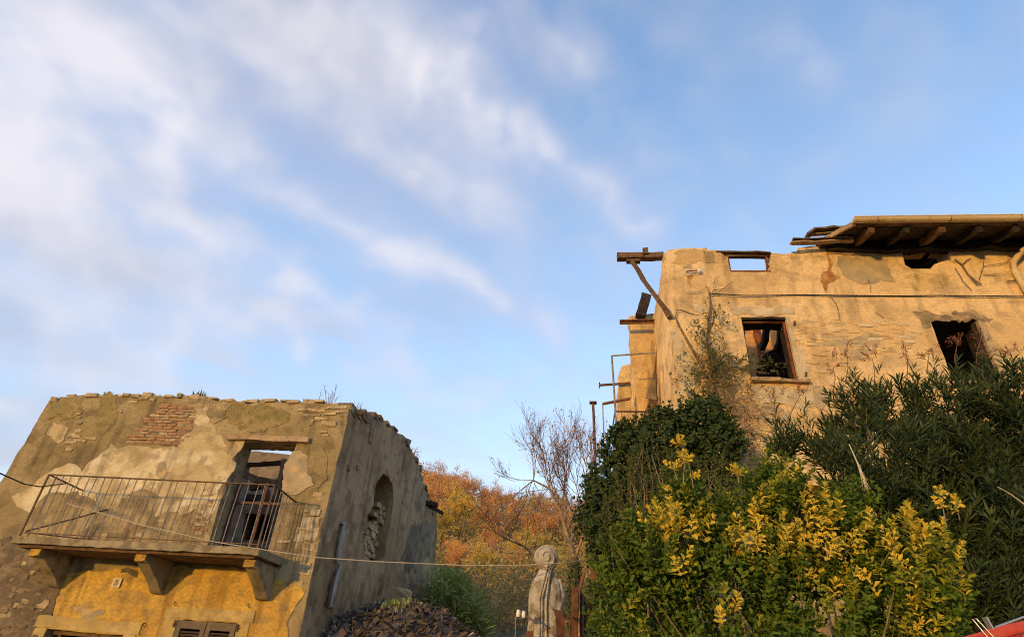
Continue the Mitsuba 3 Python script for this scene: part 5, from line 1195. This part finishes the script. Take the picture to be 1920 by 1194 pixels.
# golden euonymus in front
er = np.random.default_rng(31)
eu = thing('golden_euonymus', 'large evergreen shrub with bright yellow variegated shoot tips', 'shrub')
ec = [(1.188,4.100,2.443), (1.772,4.100,2.485), (2.296,4.100,2.557), (2.769,4.100,2.419), (0.950,4.100,2.036), (1.570,4.100,2.078), (2.191,4.100,2.089), (2.833,4.100,2.163), (2.154,4.100,2.953), (1.913,4.100,2.897), (2.663,4.100,2.839), (3.044,4.100,2.273), (1.366,4.100,2.780), (0.894,4.100,2.321)]
er_ = [.34, .40, .38, .36, .30, .42, .44, .38, .20, .20, .24, .22, .18, .2]
EB = [(np.array(c) + [0, er.normal(.15, .12), -.02], np.array([r, r * .9, r])) for c, r in zip(ec, er_)]
EB += [((1.6, 4.2, 1.25), (.8, .7, .8)), ((2.5, 4.3, 1.2), (.8, .7, .8))]
gold = [(np.array(c), r) for c, r in zip([(1.197,3.900,2.572), (1.425,3.900,2.572), (1.820,3.900,2.618), (1.691,3.900,2.473), (2.223,3.900,2.682), (2.078,3.900,2.501), (2.174,3.900,2.313), (2.703,3.900,2.613), (2.951,3.900,2.614), (2.495,3.900,2.497), (2.643,3.900,2.410), (1.889,3.900,2.421), (0.998,3.900,1.960), (1.490,3.900,2.022), (2.667,3.900,2.043), (0.802,3.900,2.344), (0.814,3.900,2.217), (2.973,3.900,2.368), (1.989,3.900,2.955), (2.273,3.900,2.902), (1.599,3.900,2.814), (2.505,3.900,2.668), (2.283,3.900,2.482), (1.252,3.900,2.248), (2.433,3.900,2.268)], [.2, .16, .18, .17, .18, .18, .2, .18, .2, .2, .16, .16, .14, .14, .15, .1, .1, .14, .12, .16, .1, .16, .2, .12, .14])]
P, N = inside_blobs(er, EB, 3300, .3)
sy_, sl_, sg_ = [], [], []
for p, n in zip(P, N):
    d = unit(n * .7 + Z3 * .8 + er.normal(0, .25, 3))
    ln = er.uniform(.10, .22)
    g = max((1 - np.linalg.norm((p - c) * [1, .55, 1]) / (r * 1.12) for c, r in gold))
    g = g + er.normal(0, .16)
    out_ = n[1] < .35
    s = sprig(er, p - d * ln * .6, d, ln, 6, .068 * er.uniform(.85, 1.1))
    (sy_ if g > .34 and out_ else sl_ if g > .10 and out_ else sg_).append(s)
part(eu, 'green_leaves', build(LEAF, sg_), 'l_green', kind='stuff')
part(eu, 'lime_leaves', build(LEAF, sl_), 'l_lime', kind='stuff')
er.shuffle(sy_)
for s in sy_[:170]: part(eu, 'yellow_sprig', build(LEAF, [s]), 'l_yellow')
if len(sy_) > 170: part(eu, 'more_yellow_sprigs', build(LEAF, sy_[170:]), 'l_yellow', kind='stuff')
for k in range(26):
    c, r = EB[er.integers(len(ec))]
    e_ = np.asarray(c) + er.normal(0, .15, 3)
    b_ = np.array([1.9 + er.normal(0, .3), 4.3 + er.normal(0, .15), .5])
    part(eu, 'stem', tube([b_, b_ + (e_ - b_) * .5 + [0, 0, .15], e_], [.010, .007, .003], 5), 'm_twig', True)
for path, wd in (([(1.267,4.000,2.800), (1.294,4.000,2.973), (1.275,4.000,3.097)], 1), ([(1.228,4.000,2.816), (1.212,4.000,2.890), (1.200,4.000,2.935)], .6), ([(1.334,4.000,2.768), (1.329,4.000,2.861), (1.316,4.000,2.967)], .7), ([(1.615,3.900,2.797), (1.619,3.900,2.852), (1.608,3.900,2.881)], .8), ([(2.963,3.900,2.598), (2.984,3.900,2.738), (3.006,3.900,2.829)], .9), ([(3.150,4.000,2.686), (3.156,4.000,2.757), (3.164,4.000,2.812)], .7)):
    pts = [np.array(a) for a in path]
    part(eu, 'tall_shoot', tube(pts, [.004, .0035, .002], 5), 'm_bark_pale', True)
    ss = []
    for t, k in ((1, 5), (.55, 3)):
        p = pts[1] + (pts[2] - pts[1]) * (2 * t - 1) if t > .5 else pts[0]
        for j in range(k): ss.append(sprig(er, p - Z3 * .02, unit(Z3 + er.normal(0, .7, 3)), .055, 3, .05 * wd ** .5))
    for s in ss: part(eu, 'yellow_sprig', build(LEAF, [s]), 'l_yellow')

# oleander behind it
olr = np.random.default_rng(32)
ol = thing('oleander', 'tall dark oleander with long narrow leaves against the ochre wall', 'shrub')
oc = [(3.499,6.600,4.299), (3.958,6.600,4.335), (4.366,6.600,4.679), (4.981,6.600,4.743), (5.391,6.600,4.776), (5.879,6.600,4.837), (6.306,6.600,4.729), (6.673,6.600,4.652), (3.706,6.600,3.765), (4.452,6.600,4.011), (5.184,6.600,4.132), (5.761,6.600,4.143), (6.349,6.600,4.027), (4.574,6.600,3.349), (5.496,6.600,3.416), (6.129,6.600,3.346), (5.268,6.600,2.792), (4.760,6.600,2.809), (5.754,6.600,2.721), (3.979,6.600,3.364)]
orr = [.20, .36, .36, .44, .40, .42, .44, .5, .36, .55, .55, .55, .6, .7, .7, .7, .7, .7, .7, .5]
OB = [(np.array(c) + [0, olr.normal(.0, .25), 0], np.array([r, r * 1.0, r * .9])) for c, r in zip(oc, orr)] + [((5.2, 6.9, 1.4), (1.6, .9, 1.0)), ((7.4, 6.9, 2.6), (1.4, 1.0, 1.8))]
P, N = inside_blobs(olr, OB, 2900, .25)
ga_, gb_ = [], []
top = []
for p, n in zip(P, N):
    d = unit(n * .55 + Z3 * 1.0 + olr.normal(0, .25, 3))
    ln = olr.uniform(.22, .42)
    s = sprig(olr, p - d * ln * .7, d, ln, 7, .165 * olr.uniform(.75, 1.2), LANCE, .62, 3, 3)
    if n[2] > .35 and n[1] < .3 and len(top) < 130 and olr.random() < .4: top.append((s, p - d * ln * .7, d, ln))
    else: (gb_ if olr.random() < .22 else ga_).append(s)
part(ol, 'leaves', build(LANCE, ga_), 'l_oleander', kind='stuff')
part(ol, 'paler_leaves', build(LANCE, gb_), 'l_oleander_pale', kind='stuff')
for s, b_, d, ln in top: part(ol, 'sprig', build(LANCE, [s]), 'l_oleander' if olr.random() < .6 else 'l_oleander_pale')
for path in ([(4.091,6.300,4.879), (4.177,6.300,5.103), (4.203,6.300,5.270)], [(4.455,6.300,4.909), (4.504,6.300,5.094), (4.523,6.300,5.267)], [(4.866,6.300,4.978), (4.934,6.300,5.167), (4.977,6.300,5.358)], [(5.155,6.300,5.112), (5.216,6.300,5.265), (5.274,6.300,5.406)], [(5.542,6.300,5.144), (5.586,6.300,5.372), (5.687,6.300,5.573)], [(5.808,6.300,5.240), (5.905,6.300,5.475), (6.004,6.300,5.639)], [(6.157,6.300,5.195), (6.251,6.300,5.352), (6.345,6.300,5.474)], [(3.151,6.300,4.322), (3.161,6.300,4.490), (3.201,6.300,4.609)], [(3.893,6.300,4.721), (3.982,6.300,4.941), (3.997,6.300,5.125)], [(3.321,6.300,4.402), (3.411,6.300,4.544), (3.500,6.300,4.675)], [(5.863,6.300,5.025), (5.918,6.300,5.249), (6.025,6.300,5.470)]):
    pts = [np.array(a) for a in path]
    part(ol, 'seed_stalk', tube(pts, [.007, .005, .003], 5), 'm_twig_red', True)
    ss = [sprig(olr, pts[-1] + olr.normal(0, .05, 3), unit(Z3 + olr.normal(0, .6, 3)), .10, 3, .06, LANCE, .5, 3, 2) for k in range(9)]
    part(ol, 'seed_head', build(LANCE, ss), 'l_seed', kind='stuff')
    part(ol, 'sprig', build(LANCE, [sprig(olr, pts[0] - Z3 * .2, unit(pts[1] - pts[0]), .42, 7, .13, LANCE, .6, 3, 3)]), 'l_oleander_pale')
for k in range(34):
    c, r = OB[olr.integers(len(oc))]
    e_ = np.asarray(c) + olr.normal(0, .2, 3)
    b_ = np.array([np.clip(e_[0] * .8 + .9, 3.2, 7.5) + olr.normal(0, .3), 6.9 + olr.normal(0, .2), .4])
    part(ol, 'stem', tube([b_, b_ + (e_ - b_) * .5 + [0, 0, .2], e_], [.02, .015, .006], 5), 'm_twig', True)
q = [(4.902,5.600,3.498), (5.008,5.600,3.433), (5.124,5.600,3.328)]
part(ol, 'dead_twig', tube([np.array(a) for a in q], [.004, .006, .008], 5), 'm_straw', True)

# dark ivy mass on the left
ir = np.random.default_rng(33)
ivy = thing('dark_ivy', 'dark glossy evergreen ivy mass swallowing the corner of the farmhouse', 'ivy')
ic = [(1.582,8.500,4.162), (1.918,8.500,4.675), (2.507,8.500,4.977), (3.015,8.500,5.104), (3.276,8.500,4.865), (1.495,8.500,3.696), (2.043,8.500,3.963), (2.688,8.500,4.245), (3.166,8.500,4.281), (1.634,8.500,3.202), (2.158,8.500,3.309), (2.771,8.500,3.496), (1.619,8.500,2.662), (2.188,8.500,2.636), (1.469,8.500,2.241), (3.213,8.500,5.387)]
irr = [.34, .42, .46, .48, .36, .36, .5, .55, .42, .30, .55, .6, .24, .6, .14, .34]
IB = [(np.array(c) + [0, ir.normal(.1, .12), -.05], np.array([r, r * .9, r])) for c, r in zip(ic, irr)]
P, N = inside_blobs(ir, IB, 4600, .3)
il = [sprig(ir, p - n * .08, unit(n + Z3 * .5 + ir.normal(0, .4, 3)), ir.uniform(.12, .24), 4, .078, IVYL, .8, 2, 2) for p, n in zip(P, N)]
part(ivy, 'leaves', build(IVYL, il), 'l_ivy', kind='stuff')
Pv, Nv = inside_blobs(ir, IB, 70, .95)
for p, n in zip(Pv, Nv):
    d = unit(n + Z3 * .9 + ir.normal(0, .3, 3))
    part(ivy, 'sprig', build(IVYL, [sprig(ir, p, d, .32, 6, .06, IVYL, .8, 2, 2)]), 'l_ivy')
part(ivy, 'stems', join([tube([np.array([2.6 + ir.normal(0, .4), 9.2, .6]), np.asarray(c) + [0, .2, -.3], np.asarray(c) + ir.normal(0, .1, 3)], [.03, .02, .008], 5) for c, r in IB]), 'm_bark', True, kind='stuff')
# privet shoots between the ivy and the yellow shrub
pv = thing('privet', 'loose green privet with thin upright stems below the dark ivy', 'shrub')
pb = [(1.382,6.000,3.142), (1.618,6.000,3.432), (2.153,6.000,3.252), (1.260,6.000,2.773), (2.643,6.000,3.234)]
PB = [(np.array(c), np.array([r, r, r * 1.2])) for c, r in zip(pb, [.26, .3, .32, .24, .24])]
P, N = inside_blobs(ir, PB, 420, .3)
part(pv, 'leaves', build(LEAF, [sprig(ir, p, unit(n * .4 + Z3 + ir.normal(0, .2, 3)), .22, 7, .042, LEAF, .7, 2, 2) for p, n in zip(P, N)]), 'l_vine', kind='stuff')
part(pv, 'stems', join([tube([np.array([c[0] + ir.normal(0, .2), 6.1, .7]), np.array(c) + ir.normal(0, .1, 3), np.array(c) + [ir.normal(0, .1), 0, .35]], [.012, .008, .003], 4) for c, r in PB for k in range(5)]), 'm_twig', True, kind='stuff')

# climber on the farmhouse wall: woody stems, leafy tufts, dead twigs
cl = thing('wall_climber', 'half dead climber with woody stems spreading up the ochre wall', 'climber')
for path, r in (([(-1.105,5.945), (-1.078,6.613), (-1.097,7.081), (-1.100,7.822), (-1.022,8.345), (-0.940,8.684), (-0.929,8.990)], .030), ([(-0.900,8.948), (-0.831,9.060), (-0.735,9.103), (-0.563,9.131)], .014), ([(-0.929,8.990), (-0.950,9.103), (-0.982,9.231)], .010), ([(-0.831,9.060), (-0.790,9.317), (-0.682,9.462)], .008), ([(-0.749,8.990), (-0.559,9.160), (-0.392,9.317)], .008), ([(-0.940,8.684), (-0.889,8.548), (-0.930,8.279), (-1.047,8.016)], .018), ([(-1.262,7.199), (-1.385,7.442), (-1.527,7.882), (-1.643,8.181), (-1.705,8.367)], .032), ([(-1.705,8.367), (-1.657,8.544), (-1.543,8.572), (-1.351,8.478), (-1.202,8.411), (-1.025,8.412)], .012), ([(-1.875,8.339), (-1.739,8.367), (-1.685,8.341)], .012), ([(-1.167,7.200), (-0.906,7.204), (-0.593,7.210), (-0.297,7.119), (-0.000,7.053)], .014), ([(-1.916,6.923), (-1.669,6.880), (-1.482,6.662), (-1.408,6.378)], .008), ([(-1.739,8.367), (-1.795,8.502), (-1.809,8.612)], .010)):
    pts = [R.pt(a, -.06 - .03 * math.sin(i * 1.9), b) for i, (a, b) in enumerate(path)]
    part(cl, 'woody_stem', tube(pts, np.linspace(r, r * .6, len(pts)), 6), 'm_twig', True)
lr = np.random.default_rng(34)
sl2, tl2 = [], []
for (u, z), su, sz_, cnt in zip([(-1.100,7.822), (-1.115,7.201), (-0.840,8.214), (-1.258,6.841), (-0.593,7.210), (-0.080,7.194), (-0.379,7.261), (-0.948,6.847), (-1.482,6.662), (-1.081,7.508), (0.149,7.032), (-1.351,8.013), (-0.816,7.086)],
                                [.14, .2, .14, .28, .24, .18, .2, .3, .2, .16, .12, .1, .3], [.3, .25, .22, .3, .05, .035, .05, .25, .2, .3, .03, .1, .14], [60, 80, 40, 100, 30, 22, 26, 70, 36, 60, 8, 10, 50]):
    for k in range(cnt):
        p = R.pt(u + lr.normal(0, su), -.10 - abs(lr.normal(0, .09)), z + lr.normal(0, sz_))
        d = unit(Z3 * .6 + R.n * .5 + lr.normal(0, .6, 3))
        sl2.append(sprig(lr, p, d, lr.uniform(.08, .2), 3, .045, IVYL, .8, 2, 1))
for (u, z), su, sz_, cnt in zip([(-1.003,6.388), (-0.859,5.952), (-0.782,5.430), (-1.000,6.846), (-0.702,6.395), (-0.564,5.960), (-0.965,5.121), (-0.643,5.746), (-1.128,7.080)], [.25, .2, .2, .2, .25, .2, .2, .3, .15], [.3, .35, .3, .3, .2, .3, .3, .4, .3], [120, 140, 100, 100, 70, 60, 70, 60, 60]):
    for k in range(cnt):
        p = R.pt(u + lr.normal(0, su), -.08 - abs(lr.normal(0, .16)), z + lr.normal(0, sz_))
        d = unit(lr.normal(0, 1, 3) + [0, 0, -.2]); e = unit(d + lr.normal(0, .5, 3))
        ln = lr.uniform(.15, .45)
        tl2.append(tube([p, p + d * ln * .5, p + d * ln * .5 + e * ln * .5], [.0042, .0034, .002], 3))
part(cl, 'leaves', build(IVYL, sl2), 'l_vine', kind='stuff')
part(cl, 'dead_twigs', join(tl2), 'm_twig', kind='stuff')
dl = np.array([R.pt(lr.normal(-.85, .35), -.1 - abs(lr.normal(0, .15)), lr.normal(5.6, .6)) for k in range(500)])
part(cl, 'dead_leaves', scatter(LEAF4, dl, rdir(lr, 500), rdir(lr, 500), .05), 'l_brown', kind='stuff')
# leafless creeper at the top right under the eaves
ck_ = thing('dry_creeper', 'dry leafless creeper tendrils under the eaves at the right', 'climber')
for path, r in (([(4.308,9.896), (4.390,9.731), (4.439,9.504), (4.521,9.312), (4.614,9.234)], .016), ([(4.390,9.731), (4.529,9.862), (4.618,9.911)], .010), ([(4.236,9.666), (4.261,9.472), (4.283,9.313), (4.369,9.063)], .008), ([(4.603,9.344), (4.780,9.664), (4.869,9.860)], .008), ([(4.808,9.712), (5.071,9.744), (5.280,9.791), (5.386,9.889)], .008), ([(4.716,9.471), (5.007,9.486), (5.042,9.518)], .008), ([(5.142,9.327), (5.254,9.311), (5.352,9.390)], .014), ([(4.439,9.504), (4.470,9.376), (4.538,9.218)], .012), ([(1.560,8.934), (1.618,8.747), (1.633,8.533), (1.612,8.383)], .008), ([(2.414,9.429), (2.413,9.219), (2.391,9.030)], .006), ([(2.363,8.522), (2.440,8.448), (2.481,8.374)], .006)):
    part(ck_, 'tendril', tube([R.pt(a, -.05 - .015 * (i % 2), b) for i, (a, b) in enumerate(path)], r, 5), 'm_twig', True)

# plants on the left ruin's wall tops
q = [(-3.547,6.421), (-3.685,6.357), (-3.363,6.361)]
fr_ = np.random.default_rng(35)
n_ = 90
fp_ = L.pt(q[0][0], .2, q[1][1] - .02) + fr_.normal(0, .03, (n_, 3)) * [2.2, 1, .2]
single('fern', scatter(LANCE, fp_, fr_.normal(0, .8, (n_, 3)) + Z3 * .7, np.tile(Z3, (n_, 1)), fr_.uniform(.12, .26, n_)), 'l_vine', 'small green fern growing on top of the ruined wall', 'fern')


def weed(u, z, h, seed, lab):
    r_ = np.random.default_rng(seed)
    w = thing('dry_weed', lab, 'weed')
    for k in range(7):
        b_ = L.pt(u + r_.normal(0, .12), .2, z)
        d = unit(np.array([r_.normal(0, .25), 0, 1])); ln = h * r_.uniform(.35, 1)
        ms = [tube([b_, b_ + d * ln * .5, b_ + d * ln], [.006, .005, .003], 4)]
        for j in range(4):
            p = b_ + d * ln * r_.uniform(.3, 1); e = unit(d + r_.normal(0, .8, 3))
            ms.append(tube([p, p + e * .06, p + e * .11 + [0, 0, .02]], [.004, .003, .002], 3))
        part(w, 'stalk', join(ms), 'm_twig', True)


q = [(-0.515,6.244), (-0.655,6.821), (0.154,6.147), (0.113,6.338), (-5.798,6.327), (-5.897,6.532)]
weed(q[0][0], q[0][1] - .05, q[1][1] - q[0][1] + .08, 1, 'tallest dry weed on the ruined wall top near its corner')
weed(q[2][0], q[2][1] - .05, .24, 2, 'short dry weed at the very corner of the ruined wall')
weed(q[4][0], q[4][1] - .05, .2, 3, 'short dry weed on the left part of the ruined wall top')

# cables
pts = [L.pt(a, -.97, b) for a, b in [(-4.464,3.791), (-2.794,3.466), (-1.420,3.258), (-0.625,3.181)]]
pts += [np.array(p) for p in [(-3.396,10.400,3.130), (-2.860,10.400,3.101), (-1.804,10.400,3.109), (-0.574,10.400,3.146), (0.306,10.400,3.199), (1.101,10.400,3.288)]] + [np.array(p) for p in [(1.527,10.900,3.450)]]
single('white_cable', join([tube(pts, .0075, 5)]), 'm_cable', 'thin white cable sagging from the balcony across to the statue', 'cable', smooth=True)
pts = [np.array(p) for p in (L.pt([(-4.968,4.000)][0][0] - 1.5, -2, [(-4.968,4.000)][0][1] + .35), L.pt([(-4.968,4.000)][0][0], -2, [(-4.968,4.000)][0][1]), L.pt([(-5.160,4.020)][0][0], -1.3, [(-5.160,4.020)][0][1]), L.pt([(-5.176,4.073)][0][0], -.95, [(-5.176,4.073)][0][1]), L.pt([(-5.102,4.268)][0][0], -.5, [(-5.102,4.268)][0][1]))]
single('dark_cable', join([tube(pts, .012, 5)]), 'm_cable_dark', 'dark cable sagging in from the left to the balcony rail', 'cable', smooth=True)
pts = [np.array(p) for p in [(3.262,5.200,3.666), (3.280,5.200,3.574), (3.303,5.200,3.463), (3.317,5.200,3.325), (3.329,5.200,3.219)]]
rp = thing('frayed_rope', 'pale frayed rope hanging between the yellow shrub and the oleander', 'rope')
part(rp, 'strand', tube(pts, [.004, .006, .008, .010, .012], 6), 'm_straw', True)
for k in range(10): part(rp, 'fibre', tube([pts[2] + lr.normal(0, .006, 3), pts[3] + lr.normal(0, .014, 3), pts[4] + lr.normal(0, .03, 3)], .0025, 3), 'm_straw', True)

# orange safety barrier at the lower right corner
sb = thing('safety_barrier', 'orange plastic barrier with wire clips at the lower right corner', 'barrier')
q = [(1.374,2.200,1.696), (1.572,2.200,1.755), (1.692,2.200,1.789), (1.712,2.200,1.793), (1.794,2.200,1.816), (1.916,2.200,1.846)]
P = [np.array(c) for c in q]
part(sb, 'rail', join([beam(P[0], P[2], .02, .028, seed=2, ch=.3), beam(P[2] - [.004, 0, 0], P[5], .022, .032, seed=3, ch=.3)]), 'm_orange', 40)
V = []
for i in range(14):
    t = i / 13
    for j in range(6):
        p = P[0] + (P[5] - P[0]) * t - Z3 * (.02 + j * .12) + np.array([0, .02 * math.sin(i * 1.9 + j), 0])
        V.append(p)
V = np.array(V)
mesh_ = [tube(V[i * 6:(i + 1) * 6], .006, 4) for i in range(14)] + [tube(V[j::6], .007, 4) for j in range(6)]
part(sb, 'netting', join(mesh_), 'm_orange')
part(sb, 'wire_clip', tube([P[2] + [-.005, -.02, -.02], P[2] + [-.03, 0, .05], P[2] + [-.015, 0, .052], P[2] + [.012, -.02, -.01]], .0028, 5), 'm_wire', True)
part(sb, 'wire_clip', beam(P[3] + [.01, 0, .0], P[3] + [-.005, 0, .055], .022, .006), 'm_wire')
part(sb, 'wire', tube([P[3] + [.02, 0, .025], P[4] + [.02, 0, .03], P[5] + [0, 0, .035]], .004, 5), 'm_wire', True)
